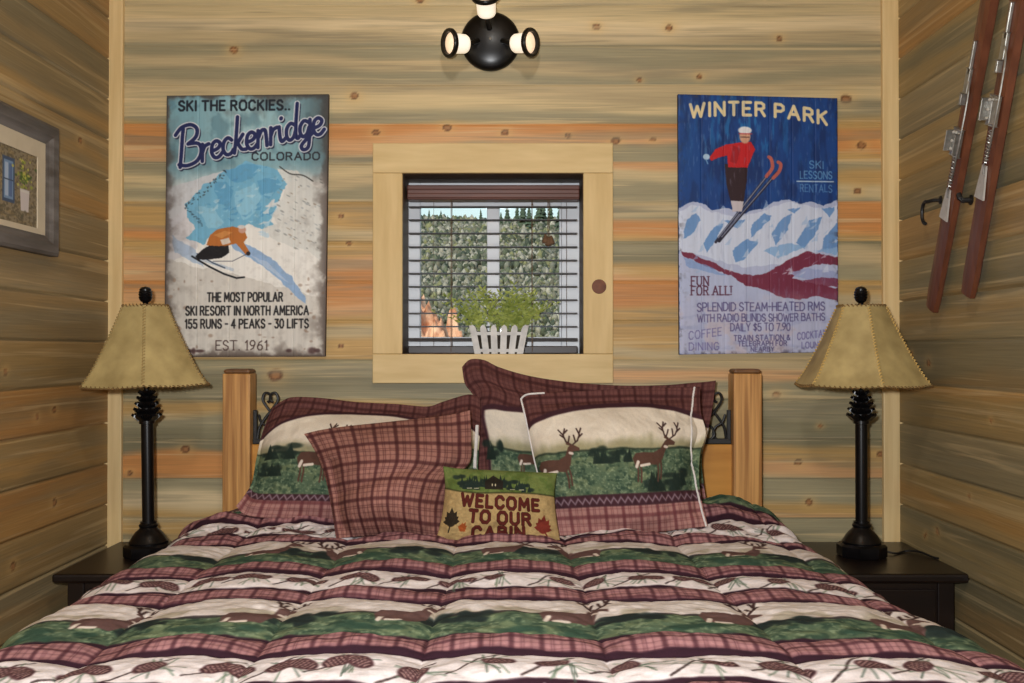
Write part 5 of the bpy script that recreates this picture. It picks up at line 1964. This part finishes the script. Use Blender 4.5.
def comforter():
    # paint in centimetres: x across the cloth, y along the bed
    cv = Canvas(-116, 58, 116, 290, 5.2, CREAMC)
    cv.scale_n = 1 / 2.6
    X, Y = cv.X, cv.Y
    jit = (fbm(X / 14, Y / 14, 41) - .5) * 1.6
    q = ((Y + jit - T0 * 100) % (PER * 100))
    e = .25

    def band(a, b):
        return smooth(a - e, a + e, q) * (1 - smooth(b - e, b + e, q))
    pl = plaid(X, Y, 4.4, (168, 122, 122), (66, 34, 42))
    cream = (224, 214, 212)
    cv.blend(np.ones_like(X), cream)
    sky = band(31.5, 45.7)
    cv.blend(sky, (216, 206, 200))
    cv.blend(band(31.5, 36) * smooth(.4, .6, fbm(X / 5, Y / 5, 44)) * .5, (150, 140, 112))
    g = band(22.8, 31.5)
    meadow(cv, g)
    for a, b in ((13.3, 21.8), (46.7, 54.0)):
        m = band(a, b)[..., None]
        cv.a[:] = cv.a * (1 - m) + pl * m
    for a, b in ((11.9, 13.9), (21.4, 23.2), (45.2, 47.0), (53.2, 54.9), (-.4, 1.0)):
        cv.blend(band(a, b), (48, 26, 36))
    cv.blend(band(30.9, 32.0) * .8, (52, 44, 46))
    rnd = random.Random(3)
    base0 = T0 * 100 - PER * 100
    for row in range(5):
        y0 = base0 + row * PER * 100
        if y0 > 286:
            continue
        # pine cones on cream
        x = -113 + (row % 2) * 5
        while x < 113:
            cy = y0 + 5.8 + rnd.uniform(-1.0, 1.0)
            cv.line(catmull([(x - rnd.uniform(5, 7), cy - rnd.uniform(3, 4.5)), (x - 3, cy - 1.2), (x - 1.2, cy + 2.2), (x + 1.5, cy + 4.4)], 4), .42, (66, 52, 50), .9)
            for k in range(9):
                a = rnd.gauss(PI / 2, 1.0) + (PI if rnd.random() < .35 else 0)
                L = rnd.uniform(3.4, 5.4)
                bx_ = x + rnd.uniform(-1, 1)
                cv.seg((bx_, cy), (bx_ + math.cos(a) * L, cy - math.sin(a) * L), .30, rnd.choice([(92, 112, 90), (110, 126, 104), (74, 92, 78)]), .75)
            for sx in ((-1, 1) if rnd.random() < .72 else (rnd.choice((-1, 1)),)):
                an = sx * rnd.uniform(.55, .95)
                ax, ay = math.sin(an), -math.cos(an) * .75
                nx_, ny_ = -ay, ax
                c0 = (x + ax * 2.3, cy + 1.2 - ay * 0 + ay * 1.6)
                cv.ell(c0[0], c0[1], 2.7, 1.75, (88, 58, 60), 1, .12, math.atan2(ay, ax))
                for p in range(-3, 4):
                    wdt = 1.55 * math.sqrt(max(.05, 1 - (p / 3.6) ** 2))
                    for q2 in (-.75, -.25, .25, .75):
                        oo = q2 + (.25 if p % 2 else 0)
                        if abs(oo) > .9:
                            continue
                        xx = c0[0] + ax * p * .72 + nx_ * wdt * oo
                        yy = c0[1] + ay * p * .72 + ny_ * wdt * oo
                        cv.ell(xx, yy, .30, .24, (164, 130, 124), .9, .3, math.atan2(ay, ax))
                        cv.ell(xx + ax * .3, yy + ay * .3, .2, .3, (54, 32, 36), .9, .3, math.atan2(ay, ax))
            x += rnd.uniform(8.4, 11.0)
        # deer in the meadow, antlers against the sky (image up = away from the viewer)
        x = -104 + (row % 2) * 9 - 3
        while x < 108:
            yb = y0 + 27.3
            for k in range(4):
                tx_ = x + 14 + rnd.uniform(-5, 5)
                for z_ in range(5):
                    cv.ell(tx_ + rnd.uniform(-2.4, 2.4), y0 + 30.5 + rnd.uniform(-2, 1.8), rnd.uniform(.9, 1.9), rnd.uniform(.7, 1.5), (34, 44, 42), .85, .4)
            deer(cv, x, yb, 9.5, 1 if rnd.random() < .7 else -1, (98, 72, 68), True, -1.45, .55)
            for k in range(5):
                cv.ell(x + rnd.uniform(-6, 6), y0 + 25.5 + rnd.uniform(-1.5, 1.5), 2.2, .9, (50, 74, 60), .8, .4)
            x += 26.5 + rnd.uniform(-2, 2)
    cv.a *= (1 + (fbm(X / .9, Y / .9, 51, 2) - .5) * .10)[..., None]
    # shape
    a_, r_, drop = .725, .095, .26
    smax = a_ + r_ * PI / 2 + drop
    s = np.linspace(-smax, smax, 1160)
    tt = np.r_[np.linspace(.60, 1.28, 80)[:-1], np.linspace(1.28, 2.845, 840)]
    Sg, Tg = np.meshgrid(s, tt)
    sw = Sg + (fbm(Tg * 3, Tg * 0 + 2, 61) - .5) * .03 + (fbm(Sg * 6, Tg * 6, 62) - .5) * .012
    px = np.abs(np.sin(PI * (sw - SEAMX0) / SEAMP))
    puffx = np.clip(px, 0, 1) ** .55
    qj = ((Tg + (fbm(Sg * 7, Tg * 7, 41) - .5) * .016 - T0) % PER)
    seams = [0, .128, .223, .462, PER]
    amp = [.013, .017, .018, .011]
    puffy = np.zeros_like(Sg)
    for i in range(4):
        a, b = seams[i], seams[i + 1]
        m = (qj >= a) & (qj < b)
        f = (qj - a) / (b - a)
        puffy[m] = (amp[i] * np.sin(PI * np.clip(f, 0, 1)) ** .6)[m]
    wr = (fbm(Sg * 9, Tg * 14, 71) - .5) * (.016 + .030 * smooth(2.3, 2.55, Tg)) + (fbm(Sg * 22, Tg * 30, 75, 3) - .5) * .007
    off = .010 * puffx + puffy * (.45 + .55 * puffx) + wr
    # cross section
    as_ = np.abs(Sg)
    sg = np.sign(Sg)
    th = np.clip((as_ - a_) / r_, 0, PI / 2)
    dn = np.clip(as_ - a_ - r_ * PI / 2, 0, None)
    Xc = np.where(as_ < a_, Sg, sg * (a_ + r_ * np.sin(th)))
    Zc = np.where(as_ < a_, 0, -r_ * (1 - np.cos(th))) - dn
    nx = sg * np.sin(th)
    nz = np.cos(th)
    # soft flare of the hanging sides, waves
    Xc = Xc + np.where(Sg > 0, .060, .022) * (as_ / a_).clip(0, 1.2) * (1 - smooth(1.35, 2.1, Tg))
    Xc = Xc + sg * dn * (.04 + .10 * (fbm(Tg * 5, Tg * 0 + 7, 81) - .5))
    # foot of the bed rounds down
    y0 = .93
    tf = np.clip((y0 - Tg) / .10, 0, PI / 2)
    dnf = np.clip(y0 - .157 - Tg, 0, None)
    Yc = np.where(Tg > y0, Tg, y0 - .10 * np.sin(tf))
    Zf = np.where(Tg > y0, 0, -.10 * (1 - np.cos(tf))) - dnf
    base = .716 - .014 * (as_ / a_).clip(0, 1) ** 3
    bump = .060 * np.exp(-((Xc - .66) / .16) ** 2) * smooth(2.50, 2.74, Tg) + .030 * np.exp(-((Xc + .66) / .16) ** 2) * smooth(2.45, 2.72, Tg)
    bump = bump - .03 * smooth(2.74, 2.84, Tg) + .004 * np.exp(-((Tg - 2.42) / .03) ** 2) * (1 - smooth(.35, .6, np.abs(Xc)))
    Xw_ = BXC + Xc + nx * off
    Zw = base + Zc + Zf * (as_ < 9) + nz * off + bump * nz
    Zw = np.maximum(Zw, .36 + .02 * fbm(Sg * 4, Tg * 4, 91))
    V = np.stack([Xw_, Yc, Zw], -1)
    C = cv.sample(Sg * 100, Tg * 100)
    o = link('comforter', grid_mesh('comforter', V, C), M['fabric_paint'], None, (BXC, 1.9, .36), True)
    tag(o, 'quilted lodge comforter with deer, pinecone and plaid stripes covering the bed', 'comforter')


comforter()

# ------------------------------------------------------------------ outdoors seen through the window
def outdoors():
    # hillside
    xs = np.linspace(-26, 26, 130)
    ys = np.linspace(3.6, 95, 190)
    X, Y = np.meshgrid(xs, ys)
    slope = np.clip(Y - 13, 0, None) * .172
    Z = -.35 + slope + (fbm(X / 6, Y / 6, 3) - .5) * 1.5 * smooth(12, 26, Y) - smooth(82, 95, Y) * 5
    C = np.ones(X.shape + (3,)) * np.array((132, 128, 108)) / 255.
    n = fbm(X / 1.6, Y / 2.5, 8)
    m = smooth(.45, .6, n)[..., None]
    C = C * (1 - m) + np.array((96, 104, 78)) / 255. * m
    M['hill'] = mat_attr('hillside_ground', .95, (1, 1, 1), 1.5, .6, 1.3, .0, .1)
    M['scrub'] = mat_attr('scrub_foliage', .95, (1, 1, 1), 3., .7, 1.2, .0, .1)
    M['bark'] = mat_simple('conifer_bark', S(70, 54, 42), S(98, 78, 62), 8, .9)
    M['needles'] = mat_simple('conifer_needles', S(38, 56, 44), S(74, 92, 70), 3, .9)
    M['bank'] = mat_simple('orange_earth', S(166, 100, 62), S(230, 190, 156), 5.0, .95, bump=.3)
    o = link('hillside_ground', grid_mesh('hillside_ground', np.stack([X, Y, Z], -1), C), M['hill'], None, None, True)
    o['kind'] = 'structure'

    def gz(x, y):
        return float(-.35 + max(0, y - 13) * .172 + (fbm(np.array(x / 6.), np.array(y / 6.), 3) - .5) * 1.5 * smooth(12, 26, np.array(y)) - smooth(82, 95, np.array(y)) * 5)
    rnd = random.Random(9)
    ico = bmesh.new()
    bmesh.ops.create_icosphere(ico, subdivisions=1, radius=1)
    ico.verts.ensure_lookup_table()
    iv = np.array([tuple(v.co) for v in ico.verts])
    jf = np.array([[v.index for v in f.verts] for f in ico.faces])
    ico.free()
    pal = .85 * lin(np.array([(124, 126, 112), (100, 108, 88), (150, 148, 132), (84, 92, 74), (164, 162, 146), (130, 132, 96), (70, 80, 68), (112, 112, 96)]) / 255.)
    NB = 42000
    r_ = np.random.default_rng(4)
    by = 14 + 70 * r_.random(NB) ** .8
    bx = r_.uniform(-.24, .20, NB) * by
    okm = ~((by > 13) & (by < 17.6) & (bx > xof(374, 15.5)) & (bx < xof(482, 15.5)))
    by, bx = by[okm], bx[okm]
    NB = len(by)
    rr_ = by * .0021 * r_.uniform(.5, 1.7, NB)
    bz = -.35 + np.clip(by - 13, 0, None) * .172 + (fbm(bx / 6, by / 6, 3) - .5) * 1.5 * smooth(12, 26, by) - smooth(82, 95, by) * 5
    hh = r_.uniform(.8, 1.9, NB)
    jit_ = r_.uniform(.65, 1.3, (NB, len(iv), 1))
    vv = iv[None] * jit_ * rr_[:, None, None]
    vv[..., 2] *= hh[:, None]
    vv[..., 0] += bx[:, None]
    vv[..., 1] += by[:, None]
    vv[..., 2] += (bz + rr_ * .5 * hh)[:, None]
    ff = (jf[None] + (np.arange(NB) * len(iv))[:, None, None]).reshape(-1, 3)
    cc = np.repeat(pal[r_.integers(0, len(pal), NB)], len(iv), 0)
    me = bpy.data.meshes.new('scrub')
    me.vertices.add(NB * len(iv))
    me.vertices.foreach_set('co', vv.astype(np.float32).reshape(-1))
    me.loops.add(len(ff) * 3)
    me.loops.foreach_set('vertex_index', ff.astype(np.int32).reshape(-1))
    me.polygons.add(len(ff))
    me.polygons.foreach_set('loop_start', np.arange(0, len(ff) * 3, 3, dtype=np.int32))
    me.update(calc_edges=True)
    a = me.color_attributes.new('Col', 'FLOAT_COLOR', 'POINT')
    a.data.foreach_set('color', np.c_[cc, np.ones(len(cc))].astype(np.float32).reshape(-1))
    o = link('scrub', me, M['scrub'])
    tag(o, 'grey-green scrub covering the hillside beyond the window', 'bushes', None, 'stuff')

    def conifer(x, y, h):
        r = thing('conifer', 'dark conifer on the hill ridge beyond the window', 'tree', (x, y, gz(x, y) - .1), 'conifers along the ridge')
        z = gz(x, y) - .1
        bm = bmesh.new()
        add_tube(bm, [(x, y, z), (x, y, z + h * .95)], [h * .022, h * .004], 7)
        from_bm('trunk', bm, M['bark'], r)
        bm = bmesh.new()
        L = 8
        for i in range(L):
            t = i / L
            zz = z + h * (.12 + .86 * t)
            rad = h * .17 * (1 - t) + .03 * h
            m = 11
            ring = []
            for q in range(m):
                an = 2 * PI * q / m + i
                rr_ = rad * rnd.uniform(.7, 1.15)
                ring.append(bm.verts.new((x + rr_ * math.cos(an), y + rr_ * math.sin(an), zz - h * .05 * rnd.uniform(.5, 1.3))))
            tp = bm.verts.new((x, y, zz + h * .15))
            bt = bm.verts.new((x, y, zz + h * .01))
            for q in range(m):
                bm.faces.new((ring[q], ring[(q + 1) % m], tp))
                bm.faces.new((ring[(q + 1) % m], ring[q], bt))
        from_bm('needles', bm, M['needles'], r)
    for k in range(30):
        y = rnd.uniform(68, 82)
        x = (-.115 + .215 * (k + rnd.uniform(-.3, .3)) / 29.) * y
        conifer(x, y, rnd.uniform(.7, 1.5) + (1.3 if x > -.6 else 0))
    # sunlit orange bank at the lower left
    u = np.linspace(0, 1, 60)
    v = np.linspace(0, 1, 40)
    U, Vv = np.meshgrid(u, v)
    x0, x1 = xof(384, 15.5), xof(472, 15.5)
    Xb = x0 + (x1 - x0) * U
    Yb_ = 14.6 + 2.0 * Vv
    edge = lambda t: smooth(0, .14, t) * smooth(0, .14, 1 - t)
    Zb = -.5 + edge(U) * edge(Vv) * (1.75 + .75 * (1 - smooth(.3, .95, U)) + 1.3 * (fbm(U * 7, Vv * 4, 4) - .5))
    o = link('earth_bank', grid_mesh('earth_bank', np.stack([Xb, Yb_, Zb], -1)), M['bank'], None, (float((x0 + x1) / 2), 15.6, -.5), True)
    tag(o, 'sunlit orange earth bank low at the left beyond the window', 'earth bank')


outdoors()

# ------------------------------------------------------------------ light
w = bpy.data.worlds.new('World')
SC.world = w
w.use_nodes = True
nt = w.node_tree
nt.nodes.clear()
out = nt.nodes.new('ShaderNodeOutputWorld')
bg = nt.nodes.new('ShaderNodeBackground')
sky = nt.nodes.new('ShaderNodeTexSky')
sky.sky_type = 'NISHITA'
sky.sun_disc = False
sky.sun_elevation = math.radians(42)
sky.sun_rotation = math.radians(200)
sky.air_density = 1.4
sky.dust_density = 2.5
bg.inputs['Strength'].default_value = .22
nt.links.new(sky.outputs[0], bg.inputs[0])
nt.links.new(bg.outputs[0], out.inputs[0])


def lamp(name, kind, loc, energy, color, size=.1, rot=(0, 0, 0), size_y=None):
    d = bpy.data.lights.new(name, kind)
    d.energy = energy
    d.color = color
    if kind == 'AREA':
        d.shape = 'DISK'
        d.size = size
    elif kind == 'POINT' or kind == 'SPOT':
        d.shadow_soft_size = size
    elif kind == 'SUN':
        d.angle = math.radians(1)
    o = bpy.data.objects.new(name, d)
    o.location = loc
    o.rotation_euler = rot
    COL.objects.link(o)
    return o


lamp('sun', 'SUN', (0, -10, 20), 2.6, (1, .95, .86), rot=(math.radians(52), 0, math.radians(-24)))
lamp('camera_flash', 'AREA', (-.10, -.02, CAMZ + .10), 46, (.97, .985, 1.0), .07, rot=(math.radians(92), 0, 0))
lamp('ceiling_lamp', 'POINT', (.0, .75, 2.85), 40, (1.0, .96, .90), .12)

# ------------------------------------------------------------------ camera
cam = bpy.data.cameras.new('camera')
cam.sensor_width = 36.0
cam.lens = F / 1024 * 36.0
cam.clip_start = .02
cam.clip_end = 500
co = bpy.data.objects.new('camera', cam)
co.location = (0, 0, CAMZ)
co.rotation_euler = (PI / 2 + PITCH, 0, 0)
COL.objects.link(co)
SC.camera = co
SC.view_settings.view_transform = 'Standard'
SC.view_settings.look = 'None'
SC.view_settings.exposure = 0.0
SC.view_settings.gamma = 1.0
SC.view_settings.use_curve_mapping = False
